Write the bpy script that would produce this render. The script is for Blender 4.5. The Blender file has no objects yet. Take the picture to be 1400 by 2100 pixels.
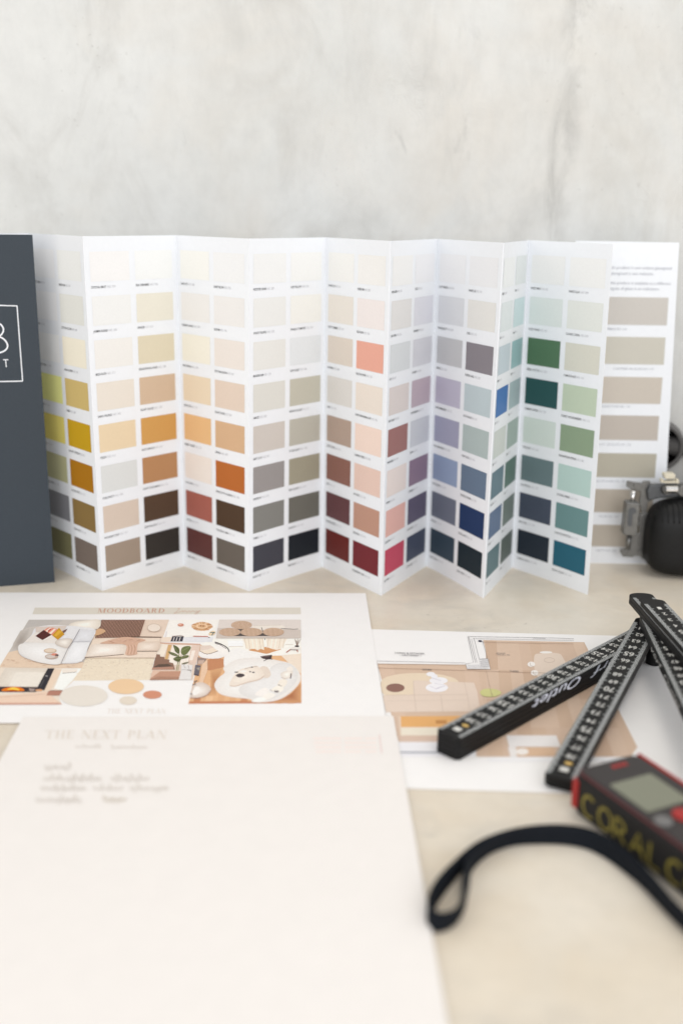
import bpy, math, random
from mathutils import Vector, Matrix
random.seed(7)
SC = bpy.context.scene
COL = SC.collection

# ------------------------------------------------------------------ camera
FPX, PITCH, ROLL, CAMH = 2190.33, math.radians(15.942), math.radians(0.8685), 0.28206
cam_d = bpy.data.cameras.new('camera')
cam = bpy.data.objects.new('camera', cam_d)
COL.objects.link(cam)
fw = Vector((0, math.cos(PITCH), -math.sin(PITCH)))
up0 = Vector((0, math.sin(PITCH), math.cos(PITCH)))
rt0 = Vector((1, 0, 0))
RT = math.cos(ROLL) * rt0 + math.sin(ROLL) * up0
UP = -math.sin(ROLL) * rt0 + math.cos(ROLL) * up0
FW = fw
cam.matrix_world = Matrix(((RT.x, UP.x, -FW.x, 0), (RT.y, UP.y, -FW.y, 0), (RT.z, UP.z, -FW.z, CAMH), (0, 0, 0, 1)))
cam_d.sensor_fit = 'VERTICAL'
cam_d.sensor_height = 36
cam_d.sensor_width = 24
cam_d.lens = FPX / 2100 * 36
cam_d.clip_start = 0.01
cam_d.clip_end = 50
cam_d.dof.use_dof = True
cam_d.dof.focus_distance = 0.715
cam_d.dof.aperture_fstop = 3.4
SC.camera = cam

# ------------------------------------------------------------------ world, lamps, exposure
world = bpy.data.worlds.new('World')
SC.world = world
world.use_nodes = True
bg = world.node_tree.nodes['Background']
bg.inputs['Color'].default_value = (0.99, 0.995, 1.0, 1)
bg.inputs['Strength'].default_value = 0.72


def area_lamp(name, loc, target, size, power, colour):
    d = bpy.data.lights.new(name, 'AREA')
    d.shape = 'RECTANGLE'
    d.size, d.size_y = size
    d.energy = power
    d.color = colour
    o = bpy.data.objects.new(name, d)
    COL.objects.link(o)
    o.location = loc
    o.rotation_euler = (Vector(target) - Vector(loc)).to_track_quat('-Z', 'Y').to_euler()
    return o


area_lamp('front_fill_light', (0.2, -1.7, 0.75), (0.0, 0.7, 0.1), (2.2, 1.2), 27.6, (0.98, 0.99, 1.03))  # added fill from the viewer's side, brightens the upright cards; no visible source
area_lamp('side_window_light', (1.5, 0.25, 1.0), (0.0, 0.75, 0.1), (1.4, 1.2), 3.6, (0.93, 0.97, 1.06))
area_lamp('room_light', (-1.5, -0.1, 0.9), (0.0, 0.75, 0.1), (1.4, 1.2), 6.0, (1.0, 0.97, 0.94))
area_lamp('top_fill_light', (0.3, 0.66, 1.3), (0.0, 0.62, 0.0), (1.4, 0.4), 5.3, (1.0, 0.95, 0.88))  # added fill from above to lift the papers and table top

SC.view_settings.view_transform = 'Standard'
SC.view_settings.look = 'None'
SC.view_settings.gamma = 1
SC.view_settings.use_curve_mapping = False
SC.view_settings.exposure = 0.0
SC.cycles.use_denoising = True
SC.cycles.max_bounces = 10
SC.cycles.diffuse_bounces = 6


# ------------------------------------------------------------------ helpers
def ray(px, py):
    return RT * ((px - 700) / FPX) - UP * ((py - 1050) / FPX) + FW


EYE = Vector((0, 0, CAMH))


def at(px, py, z=0.0):
    """a measured photo point on the level plane z"""
    d = ray(px, py)
    return EYE + d * ((z - CAMH) / d.z)


def atY(px, py, Y):
    d = ray(px, py)
    return EYE + d * (Y / d.y)


def on_plane(px, py, P, n):
    d = ray(px, py)
    return EYE + d * ((P - EYE).dot(n) / d.dot(n))


def lin(c):
    out = []
    for v in c:
        v = v / 255.0
        out.append(v / 12.92 if v <= 0.04045 else ((v + 0.055) / 1.055) ** 2.4)
    return out


MATS = {}


def mat(name, rgb, rough=0.55, spec=0.35, metal=0.0, linear=False, noise=0.0, nscale=400.0, bump=0.0, coat=0.0):
    key = (name, tuple(rgb), rough, metal, noise, bump)
    if key in MATS:
        return MATS[key]
    m = bpy.data.materials.new(name)
    m.use_nodes = True
    nt = m.node_tree
    b = nt.nodes['Principled BSDF']
    c = list(rgb) if linear else lin(rgb)
    b.inputs['Base Color'].default_value = (*c, 1)
    b.inputs['Roughness'].default_value = rough
    b.inputs['Specular IOR Level'].default_value = spec
    b.inputs['Metallic'].default_value = metal
    if coat:
        b.inputs['Coat Weight'].default_value = coat
    if noise or bump:
        tc = nt.nodes.new('ShaderNodeTexCoord')
        n = nt.nodes.new('ShaderNodeTexNoise')
        n.inputs['Scale'].default_value = nscale
        n.inputs['Detail'].default_value = 4
        nt.links.new(tc.outputs['Object'], n.inputs['Vector'])
        if noise:
            r = nt.nodes.new('ShaderNodeMapRange')
            r.inputs['From Min'].default_value = 0.25
            r.inputs['From Max'].default_value = 0.75
            r.inputs['To Min'].default_value = 1 - noise
            r.inputs['To Max'].default_value = 1 + noise
            nt.links.new(n.outputs['Fac'], r.inputs['Value'])
            mx = nt.nodes.new('ShaderNodeMix')
            mx.data_type = 'RGBA'
            mx.blend_type = 'MULTIPLY'
            mx.inputs['Factor'].default_value = 1
            mx.inputs[6].default_value = (*c, 1)
            nt.links.new(r.outputs['Result'], mx.inputs[7])
            nt.links.new(mx.outputs[2], b.inputs['Base Color'])
        if bump:
            bp = nt.nodes.new('ShaderNodeBump')
            bp.inputs['Strength'].default_value = bump
            bp.inputs['Distance'].default_value = 0.0004
            nt.links.new(n.outputs['Fac'], bp.inputs['Height'])
            nt.links.new(bp.outputs['Normal'], b.inputs['Normal'])
    MATS[key] = m
    return m


INK = 0.95     # printed colours: share of the photographed value that is the ink itself


def photo_ink(rgb):
    return mat('photo_print_colour', [min(.88, v * f) for v, f in zip(lin(rgb), (1.02, 1.02, 1.0))], .6, .15, linear=True, noise=.045, nscale=600)


def ink(rgb, rough=0.5, k=1.0):
    c = [min(.88, v * INK * k) for v in lin(rgb)]
    return mat('printed_colour', c, rough, 0.12, linear=True, noise=0.025, nscale=900)


class MB:
    """collects polygons with a material each and links them as one mesh object"""

    def __init__(self):
        self.v, self.f, self.m, self.mats = [], [], [], []

    def mi(self, m):
        if m not in self.mats:
            self.mats.append(m)
        return self.mats.index(m)

    def poly(self, pts, m):
        b = len(self.v)
        self.v += [tuple(p) for p in pts]
        self.f.append(tuple(range(b, b + len(pts))))
        self.m.append(self.mi(m))

    def mesh(self, verts, faces, m):
        b = len(self.v)
        self.v += [tuple(p) for p in verts]
        k = self.mi(m)
        for f in faces:
            self.f.append(tuple(i + b for i in f))
            self.m.append(k)

    def prism(self, pts, off, m):
        """polygon extruded by the vector off"""
        n = len(pts)
        pts = [Vector(p) for p in pts]
        vs = pts + [p + off for p in pts]
        fs = [tuple(range(n))[::-1], tuple(range(n, 2 * n))]
        fs += [(i, (i + 1) % n, n + (i + 1) % n, n + i) for i in range(n)]
        self.mesh(vs, fs, m)

    def box(self, O, ex, ey, ez, m):
        self.prism([O, O + ex, O + ex + ey, O + ey], ez, m)

    def tube(self, path, rad, m, seg=14, cap=True):
        path = [Vector(p) for p in path]
        rads = rad if isinstance(rad, (list, tuple)) else [rad] * len(path)
        rings = []
        for i, p in enumerate(path):
            a = path[max(0, i - 1)]
            b = path[min(len(path) - 1, i + 1)]
            t = (b - a).normalized()
            s = t.cross(Vector((0.31, 0.2, 0.93))).normalized()
            q = t.cross(s)
            rings.append([p + rads[i] * (math.cos(2 * math.pi * k / seg) * s + math.sin(2 * math.pi * k / seg) * q) for k in range(seg)])
        vs = [v for r in rings for v in r]
        fs = []
        for i in range(len(rings) - 1):
            for k in range(seg):
                fs.append((i * seg + k, i * seg + (k + 1) % seg, (i + 1) * seg + (k + 1) % seg, (i + 1) * seg + k))
        if cap:
            fs.append(tuple(range(seg))[::-1])
            fs.append(tuple((len(rings) - 1) * seg + k for k in range(seg)))
        self.mesh(vs, fs, m)

    def build(self, name, parent=None, smooth=False, bevel=0.0, segs=3):
        me = bpy.data.meshes.new(name)
        me.from_pydata(self.v, [], self.f)
        for m in self.mats:
            me.materials.append(m)
        me.polygons.foreach_set('material_index', self.m)
        if smooth:
            me.polygons.foreach_set('use_smooth', [True] * len(me.polygons))
        me.update()
        o = bpy.data.objects.new(name, me)
        COL.objects.link(o)
        if parent:
            o.parent = parent
        if bevel:
            bv = o.modifiers.new('bevel', 'BEVEL')
            bv.width = bevel
            bv.segments = segs
            bv.limit_method = 'ANGLE'
            bv.angle_limit = math.radians(40)
        return o


def tag(o, label=None, cat=None, group=None, kind=None):
    if label:
        o['label'] = label
    if cat:
        o['category'] = cat
    if group:
        o['group'] = group
    if kind:
        o['kind'] = kind
    return o


def empty(name, loc=(0, 0, 0)):
    o = bpy.data.objects.new(name, None)
    o.empty_display_size = 0.02
    COL.objects.link(o)
    return o


# text outlines ------------------------------------------------------------
_fc = bpy.data.curves.new('lettering', 'FONT')
_fo = bpy.data.objects.new('lettering', _fc)
COL.objects.link(_fo)
_cache = {}


def text_shape(s, bold=0.0, shear=0.0, space=1.0):
    key = (s, bold, shear, space)
    if key in _cache:
        return _cache[key]
    _fc.body = s
    _fc.size = 1.0
    _fc.offset = bold
    _fc.shear = shear
    _fc.space_character = space
    _fc.resolution_u = 3
    dg = bpy.context.evaluated_depsgraph_get()
    dg.update()
    e = _fo.evaluated_get(dg)
    me = e.to_mesh()
    r = ([(v.co.x, v.co.y) for v in me.vertices], [tuple(p.vertices) for p in me.polygons])
    e.to_mesh_clear()
    _cache[key] = r
    return r


CAP = max(y for x, y in text_shape('H')[0])


def text_on(mb, s, O, ux, uy, height, m, width=None, bold=0.0, shear=0.0, align='l', fn=None, space=1.0):
    """lettering laid on a surface; O is the baseline start, height is the cap height"""
    vs, fs = text_shape(s, bold, shear, space)
    if not vs:
        return 0
    k = height / CAP
    x0 = min(v[0] for v in vs)
    x1 = max(v[0] for v in vs)
    kx = k if width is None else width / (x1 - x0)
    sh = {'l': -x0, 'c': -(x0 + x1) / 2, 'r': -x1}[align]
    if fn:
        P = [fn((v[0] + sh) * kx, v[1] * k) for v in vs]
    else:
        P = [O + ux * ((v[0] + sh) * kx) + uy * (v[1] * k) for v in vs]
    mb.mesh(P, fs, m)
    return (x1 - x0) * kx


# hand-drawn serif capitals (thick stems, hair lines), unit cap height
def _bowl(cx, cy, rx, ry, thick, thin, a0, a1, n=18):
    q = []
    for i in range(n):
        t0 = math.radians(a0 + (a1 - a0) * i / n)
        t1 = math.radians(a0 + (a1 - a0) * (i + 1) / n)
        o = lambda t: (cx + rx * math.cos(t), cy + ry * math.sin(t))
        k = lambda t: (cx + (rx - thick) * math.cos(t), cy + (ry - thin) * math.sin(t))
        q.append([o(t0), o(t1), k(t1), k(t0)])
    return q


def _bar(x0, y0, x1, y1):
    return [[(x0, y0), (x1, y0), (x1, y1), (x0, y1)]]


def _diag(xa, ya, xb, yb, w):
    return [[(xa, ya), (xa + w, ya), (xb + w, yb), (xb, yb)]]


TK, TN = 0.17, 0.045


def serif_glyph(c):
    stem = lambda x, w=TK: _bar(x, 0, x + w, 1) + _bar(x - .08, 0, x + w + .08, TN) + _bar(x - .08, 1 - TN, x + w + .08, 1)
    if c == 'M':
        return stem(.12, TN) + _diag(.16, 1, .52, 0, TK) + _diag(.98, 1, .60, 0, TN) + stem(.95), 1.32
    if c == 'O':
        return _bowl(.5, .5, .5, .52, TK, TN, 0, 360, 28), 1.08
    if c == 'D':
        return stem(.1) + _bowl(.3, .5, .62, .5, TK, TN, -90, 90), 1.02
    if c == 'B':
        return stem(.1) + _bar(.2, .5, .42, .5 + TN) + _bowl(.38, .76, .32, .24, TK * .8, TN, -90, 90) + _bowl(.4, .265, .38, .265, TK, TN, -90, 90) + _bar(.2, 0, .42, TN) + _bar(.2, 1 - TN, .4, 1), .9
    if c == 'A':
        return _diag(.04, 0, .46, 1, TN) + _diag(.78, 0, .4, 1, TK) + _bar(.2, .3, .74, .3 + TN) + _bar(-.04, 0, .16, TN) + _bar(.66, 0, 1.04, TN), 1.04
    if c == 'R':
        return stem(.1) + _bowl(.36, .75, .36, .25, TK, TN, -90, 90) + _bar(.2, .5, .4, .5 + TN) + _bar(.2, 1 - TN, .4, 1) + _diag(.68, 0, .36, .5, TK), .98
    if c == 'T':
        return stem(.36) + _bar(0, 1 - TN, .9, 1) + _bar(0, .78, TN, 1) + _bar(.9 - TN, .78, .9, 1), .94
    if c == 'H':
        return stem(.1) + stem(.7) + _bar(.2, .5, .8, .5 + TN), 1.04
    if c == 'E':
        return stem(.1) + _bar(.2, 0, .7, TN) + _bar(.2, 1 - TN, .66, 1) + _bar(.2, .5, .55, .5 + TN) + _bar(.66, 0, .7, .24) + _bar(.62, .78, .66, 1), .8
    if c == 'N':
        return stem(.1, TN) + _diag(.12, 1, .72, 0, TK) + stem(.85, TN), 1.06
    if c == 'X':
        return _diag(.04, 1, .62, 0, TK) + _diag(.72, 1, .06, 0, TN) + _bar(-.04, 0, .2, TN) + _bar(.56, 0, .9, TN) + _bar(-.04, 1 - TN, .28, 1) + _bar(.6, 1 - TN, .84, 1), .9
    if c == 'P':
        return stem(.1) + _bowl(.36, .73, .4, .27, TK, TN, -90, 90) + _bar(.2, .46, .4, .46 + TN) + _bar(.2, 1 - TN, .4, 1), .84
    if c == 'L':
        return stem(.1) + _bar(.2, 0, .7, TN) + _bar(.66, 0, .7, .26), .78
    return [], .5


def serif_on(mb, s, fn, m, gap=.1):
    """fn(u, v): u runs 0..1 over the whole line, v 0..1 over the cap height"""
    parts, x = [], 0
    for c in s:
        g, w = serif_glyph(c)
        parts.append((x, g))
        x += w + gap
    k = 0
    for x0, g in parts:
        for q in g:
            k += 1
            mb.poly([fn((p[0] + x0) / x, p[1]) + Vector((0, 0, 2e-6 * (k % 40))) for p in q], m)


def ribbon2d(mb, pts, w, fn, m, lift=None):
    """thin drawn line through fn-mapped points, one mitred strip; w in the same units as pts;
    lift: a small vector added per step so that a line crossing itself lies on itself, not in itself"""
    n = len(pts)
    L, R = [], []
    for i in range(n):
        a, b = pts[max(0, i - 1)], pts[min(n - 1, i + 1)]
        dx, dy = b[0] - a[0], b[1] - a[1]
        l = math.hypot(dx, dy) or 1e-9
        nx, ny = -dy / l * w / 2, dx / l * w / 2
        x, y = pts[i]
        P, Q = fn(x + nx, y + ny), fn(x - nx, y - ny)
        if lift is not None:
            P, Q = P + lift * i, Q + lift * i
        L.append(P)
        R.append(Q)
    vs = L + R
    mb.mesh(vs, [(i, i + 1, n + i + 1, n + i) for i in range(n - 1)], m)


def ell(cx, cy, rx, ry, n=30, a0=0.0, a1=360.0):
    return [(cx + rx * math.cos(math.radians(a0 + (a1 - a0) * i / n)), cy + ry * math.sin(math.radians(a0 + (a1 - a0) * i / n))) for i in range(n)]


def smooth_closed(pts, k=5):
    """closed Catmull-Rom through the points"""
    n = len(pts)
    out = []
    for i in range(n):
        p0, p1, p2, p3 = pts[i - 1], pts[i], pts[(i + 1) % n], pts[(i + 2) % n]
        for j in range(k):
            t = j / k
            out.append(tuple(.5 * (2 * p1[a] + (p2[a] - p0[a]) * t + (2 * p0[a] - 5 * p1[a] + 4 * p2[a] - p3[a]) * t * t + (3 * p1[a] - p0[a] - 3 * p2[a] + p3[a]) * t ** 3) for a in range(len(p1))))
    return out


def smooth_open(pts, k=8):
    pts = [tuple(p) for p in pts]
    q = [pts[0]] + pts + [pts[-1]]
    out = []
    for i in range(1, len(q) - 2):
        p0, p1, p2, p3 = q[i - 1], q[i], q[i + 1], q[i + 2]
        for j in range(k):
            t = j / k
            out.append(tuple(.5 * (2 * p1[a] + (p2[a] - p0[a]) * t + (2 * p0[a] - 5 * p1[a] + 4 * p2[a] - p3[a]) * t * t + (3 * p1[a] - p0[a] - 3 * p2[a] + p3[a]) * t ** 3) for a in range(len(p1))))
    out.append(pts[-1])
    return out


# ------------------------------------------------------------------ table and wall
def N(nt, t, **kw):
    n = nt.nodes.new(t)
    for k, v in kw.items():
        if k in ('blend_type', 'data_type', 'operation', 'feature', 'noise_dimensions', 'distance'):
            setattr(n, k, v)
        else:
            n.inputs[k].default_value = v
    return n


def ramp(nt, src, stops, interp='LINEAR'):
    r = nt.nodes.new('ShaderNodeValToRGB')
    r.color_ramp.interpolation = interp
    els = r.color_ramp.elements
    while len(els) < len(stops):
        els.new(0.5)
    for e, (p, c) in zip(els, stops):
        e.position = p
        e.color = (c, c, c, 1) if isinstance(c, (int, float)) else (*c, 1)
    nt.links.new(src, r.inputs['Fac'])
    return r.outputs['Color']


def mixc(nt, fac, a, b, mode='MIX'):
    m = nt.nodes.new('ShaderNodeMix')
    m.data_type = 'RGBA'
    m.blend_type = mode
    for sock, v in ((m.inputs[0], fac), (m.inputs[6], a), (m.inputs[7], b)):
        if isinstance(v, bpy.types.NodeSocket):
            nt.links.new(v, sock)
        elif isinstance(v, (int, float)):
            sock.default_value = v
        else:
            sock.default_value = (*v, 1)
    return m.outputs[2]


def stone(name, base, pale, warm, grey, rough, wall):
    m = bpy.data.materials.new(name)
    m.use_nodes = True
    nt = m.node_tree
    b = nt.nodes['Principled BSDF']
    tc = nt.nodes.new('ShaderNodeTexCoord')

    def mapped(scale, rot=(0, 0, 0), loc=(0, 0, 0)):
        mp = nt.nodes.new('ShaderNodeMapping')
        mp.inputs['Scale'].default_value = scale
        mp.inputs['Rotation'].default_value = rot
        mp.inputs['Location'].default_value = loc
        nt.links.new(tc.outputs['Object'], mp.inputs['Vector'])
        return mp.outputs['Vector']

    def noise(vec, scale, detail=6, rough=.55, dist=0.0):
        n = N(nt, 'ShaderNodeTexNoise', Scale=scale, Detail=detail, Roughness=rough, Distortion=dist)
        nt.links.new(vec, n.inputs['Vector'])
        return n.outputs['Fac']

    iso = mapped((1, 1, 1))
    if wall:
        streak = mapped((1.0, 1, 0.55), rot=(0, math.radians(9), 0))
        fleckv = mapped((1.0, 1, 0.35), rot=(0, math.radians(-14), 0), loc=(3.1, 0, 1.7))
    else:
        streak = mapped((0.8, 1.0, 1), rot=(0, 0, math.radians(35)))
        fleckv = mapped((0.6, 1.0, 1), rot=(0, 0, math.radians(20)))
    c = mixc(nt, ramp(nt, noise(streak, 6, 6, .55, .6), [(.38, 0.0), (.6, 1.0)]), base, pale)
    c = mixc(nt, ramp(nt, noise(iso, 5.5, 7, .6, .8), [(.45, 0.0), (.66, .85)]), c, warm)
    c = mixc(nt, ramp(nt, noise(streak, 14, 7, .62, 1.2), [(.52, 0.0), (.74, .85)]), c, grey)
    if wall:      # two places where the trowel work shows: a rough band and a grey vein
        sp = nt.nodes.new('ShaderNodeSeparateXYZ')
        nt.links.new(tc.outputs['Object'], sp.inputs[0])

        def band(x0, half, slope, wob):
            m1 = N(nt, 'ShaderNodeMath', operation='MULTIPLY_ADD')
            nt.links.new(sp.outputs['Z'], m1.inputs[0])
            m1.inputs[1].default_value = slope
            nt.links.new(sp.outputs['X'], m1.inputs[2])
            m2 = N(nt, 'ShaderNodeMath', operation='MULTIPLY_ADD')
            nt.links.new(noise(iso, 9, 6, .6), m2.inputs[0])
            m2.inputs[1].default_value = wob
            nt.links.new(m1.outputs[0], m2.inputs[2])
            m3 = N(nt, 'ShaderNodeMath', operation='SUBTRACT')
            nt.links.new(m2.outputs[0], m3.inputs[0])
            m3.inputs[1].default_value = x0 + slope * .4 + wob * .5
            m4 = N(nt, 'ShaderNodeMath', operation='ABSOLUTE')
            nt.links.new(m3.outputs[0], m4.inputs[0])
            m5 = N(nt, 'ShaderNodeMath', operation='DIVIDE')
            nt.links.new(m4.outputs[0], m5.inputs[0])
            m5.inputs[1].default_value = half
            return ramp(nt, m5.outputs[0], [(.25, 1.0), (1.0, 0.0)])

        vein = band(.176, .016, -.10, .05)
        c = mixc(nt, mixc(nt, 1.0, vein, ramp(nt, noise(fleckv, 26, 8, .7, .8), [(.44, 0.0), (.66, .9)]), 'MULTIPLY'), c, (.40, .395, .375))
        rough_band = band(-.062, .045, .0, .07)
        c = mixc(nt, mixc(nt, 1.0, rough_band, ramp(nt, noise(iso, 15, 8, .65, 1.0), [(.45, 0.0), (.68, .55)]), 'MULTIPLY'), c, (.53, .515, .48))
        right = band(.24, .09, .0, .1)
        c = mixc(nt, mixc(nt, 1.0, right, ramp(nt, noise(fleckv, 18, 8, .68, .6), [(.46, 0.0), (.72, .7)]), 'MULTIPLY'), c, (.54, .52, .475))
    # fine cloudy mottling
    c = mixc(nt, 1.0, c, ramp(nt, noise(iso, 42, 10, .7), [(.3, .95), (.7, 1.035)]), 'MULTIPLY')
    c = mixc(nt, 1.0, c, ramp(nt, noise(fleckv, 130, 6, .7, .4), [(.34, .978), (.56, 1.006)]), 'MULTIPLY')
    dots = mixc(nt, 1.0, ramp(nt, noise(iso, 210, 2, .5), [(.66, 0.0), (.71, 1.0)]), ramp(nt, noise(iso, 8, 3, .5), [(.54, 0.0), (.66, .38)]), 'MULTIPLY')
    c = mixc(nt, dots, c, [v * .55 for v in warm])
    # darker flecks, scattered in clusters
    cl = ramp(nt, noise(iso, 6.5, 3, .5), [(.52, 0.0), (.66, 1.0)])
    fl = ramp(nt, noise(fleckv, 46, 4, .6, .5), [(.62, 0.0), (.72, 1.0)])
    fm = mixc(nt, 1.0, cl, fl, 'MULTIPLY')
    mul = nt.nodes.new('ShaderNodeMath')
    mul.operation = 'MULTIPLY'
    mul.inputs[1].default_value = .5 if wall else .45
    nt.links.new(fm, mul.inputs[0])
    c = mixc(nt, mul.outputs[0], c, [v * .6 for v in grey])
    nt.links.new(c, b.inputs['Base Color'])
    b.inputs['Roughness'].default_value = rough
    b.inputs['Specular IOR Level'].default_value = .35
    # trowel marks: thin ridges that show only in patches
    rdg = ramp(nt, noise(streak, 30, 7, .6, 2.2), [(.46, 0.0), (.5, 1.0), (.54, 0.0)])
    msk = ramp(nt, noise(mapped((1, 1, 1), loc=(5.2, 0, .7)), 5.0, 3, .5), [(.54, 0.0), (.66, 1.0)])
    rm = mixc(nt, 1.0, rdg, msk, 'MULTIPLY')
    hgt = mixc(nt, .35, rm, ramp(nt, noise(iso, 120, 8, .7), [(.2, 0.0), (.8, 1.0)]))
    bp = nt.nodes.new('ShaderNodeBump')
    bp.inputs['Strength'].default_value = .35 if wall else .06
    bp.inputs['Distance'].default_value = .0010
    nt.links.new(hgt, bp.inputs['Height'])
    nt.links.new(bp.outputs['Normal'], b.inputs['Normal'])
    return m


table_m = stone('marble_table', (.68, .602, .487), (.73, .67, .575), (.665, .56, .425), (.55, .505, .435), .34, False)
wall_m = stone('plaster_wall', (.64, .642, .618), (.69, .694, .675), (.645, .622, .575), (.56, .555, .53), .8, True)
WALLY = .885
mb = MB()
mb.box(Vector((-1.6, -.55, -.03)), Vector((3.2, 0, 0)), Vector((0, WALLY + .55, 0)), Vector((0, 0, .03)), table_m)
tag(mb.build('table'), 'pale beige marble table top under the papers', 'table', kind='structure')
mb = MB()
mb.box(Vector((-1.6, WALLY + .0005, -.03)), Vector((3.2, 0, 0)), Vector((0, .05, 0)), Vector((0, 0, 1.5)), wall_m)
tag(mb.build('wall'), 'pale grey mottled plaster wall behind the colour cards', 'wall', kind='structure')

# ------------------------------------------------------------------ the open colour fan
paper_card = mat('white_card', (.815, .835, .862), .5, .3, linear=True, noise=.012, nscale=300, bump=.05)
slate_m = mat('slate_cover', (60, 67, 74), .55, .18, noise=.10, nscale=1800)
white_ink = mat('white_print', (.8, .82, .85), .5, linear=True)
text_dark = mat('dark_print', (70, 70, 72), .6)
text_grey = mat('grey_print', (182, 182, 186), .6)

HF = .26
FOLD = [(-.1805, .7600), (-.1263, .8207), (-.0682, .7639), (-.0148, .8233), (.0308, .7584), (.0696, .8296), (.1080, .7564), (.1388, .8292), (.1872, .7676)]
BDX = [.8, -.2, -1.3, 0, 0, .5, -.45, 1.2, 1.3]
TDX = [-.7, .15, 1.2, 0, 0, -.5, .4, -1.1, -1.2]
a = math.radians(47)
FOLD = [(-.1805 - .0803 * math.cos(a), .76 + .0803 * math.sin(a))] + FOLD
BDX = [0] + BDX
TDX = [-.3] + TDX


def fold_pt(i, z):
    t = z / HF
    x, y = FOLD[i]
    return Vector((x + (BDX[i] * (1 - t) + TDX[i] * t) / 1000, y, z))


BOW = [random.uniform(-.0012, .0012) for _ in range(9)]


def panel_pt(i, s, z, off=0.0):
    """s 0..1 from the left to the right fold of panel i, z height, off = proud of the printed side"""
    A, B = fold_pt(i, z), fold_pt(i + 1, z)
    e = (B - A)
    n = Vector((e.y, -e.x, 0)).normalized()
    w = BOW[i] * math.sin(math.pi * s) * (.5 + .5 * math.cos(math.pi * z / HF))
    return A.lerp(B, s) + n * (w + off)


SW = [  # eight rows per column, left and right column of each panel, top to bottom
    [[(238, 232, 222), (205, 200, 185), (195, 192, 182), (208, 200, 110), (178, 165, 85), (140, 138, 105), (100, 100, 103), (95, 92, 65)],
     [(230, 231, 225), (220, 220, 212), (236, 228, 205), (195, 170, 105), (190, 150, 25), (165, 110, 20), (130, 105, 60), (110, 98, 90)]],
    [[(245, 242, 238), (236, 236, 233), (234, 231, 225), (227, 218, 205), (225, 202, 165), (210, 212, 210), (205, 188, 172), (155, 138, 122)],
     [(243, 245, 241), (230, 224, 205), (215, 202, 170), (205, 178, 150), (208, 155, 85), (180, 132, 90), (85, 65, 50), (55, 50, 46)]],
    [[(247, 245, 232), (236, 233, 228), (240, 234, 215), (230, 210, 180), (226, 180, 125), (232, 222, 212), (165, 95, 82), (95, 55, 52)],
     [(240, 240, 238), (234, 231, 227), (230, 220, 210), (220, 200, 182), (206, 168, 130), (182, 102, 45), (78, 58, 42), (100, 92, 84)]],
    [[(237, 237, 233), (231, 231, 227), (225, 224, 218), (215, 213, 205), (200, 192, 184), (150, 145, 143), (128, 127, 122), (66, 66, 74)],
     [(242, 242, 236), (239, 238, 231), (222, 226, 228), (190, 186, 170), (182, 178, 165), (158, 152, 132), (108, 106, 98), (32, 36, 42)]],
    [[(246, 244, 236), (232, 224, 212), (216, 202, 186), (218, 214, 208), (172, 150, 135), (140, 98, 86), (102, 66, 68), (105, 42, 38)],
     [(243, 239, 231), (239, 229, 225), (230, 165, 145), (230, 218, 205), (235, 210, 195), (222, 190, 175), (186, 142, 122), (115, 42, 48)]],
    [[(241, 240, 236), (222, 220, 217), (208, 212, 214), (214, 204, 200), (158, 112, 108), (226, 213, 207), (218, 170, 160), (190, 72, 95)],
     [(237, 237, 240), (218, 218, 226), (206, 206, 213), (185, 168, 178), (200, 203, 209), (140, 118, 138), (96, 90, 112), (70, 78, 98)]],
    [[(236, 236, 238), (214, 216, 220), (192, 192, 194), (186, 182, 200), (155, 155, 178), (138, 155, 185), (108, 114, 130), (55, 70, 84)],
     [(233, 233, 235), (226, 224, 218), (136, 130, 136), (184, 198, 202), (168, 182, 180), (100, 118, 140), (35, 55, 95), (28, 40, 48)]],
    [[(238, 242, 240), (220, 228, 228), (185, 200, 208), (75, 120, 180), (200, 206, 200), (105, 128, 138), (100, 118, 145), (95, 120, 125)],
     [(212, 222, 220), (196, 220, 222), (148, 185, 188), (165, 185, 188), (155, 172, 165), (95, 122, 112), (115, 128, 122), (95, 105, 100)]],
    [[(237, 237, 233), (218, 226, 222), (85, 120, 90), (45, 85, 85), (205, 216, 208), (105, 125, 128), (72, 80, 95), (42, 50, 60)],
     [(239, 239, 235), (224, 227, 220), (208, 206, 190), (188, 202, 178), (140, 160, 132), (176, 202, 195), (105, 140, 140), (40, 95, 115)]]]
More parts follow.
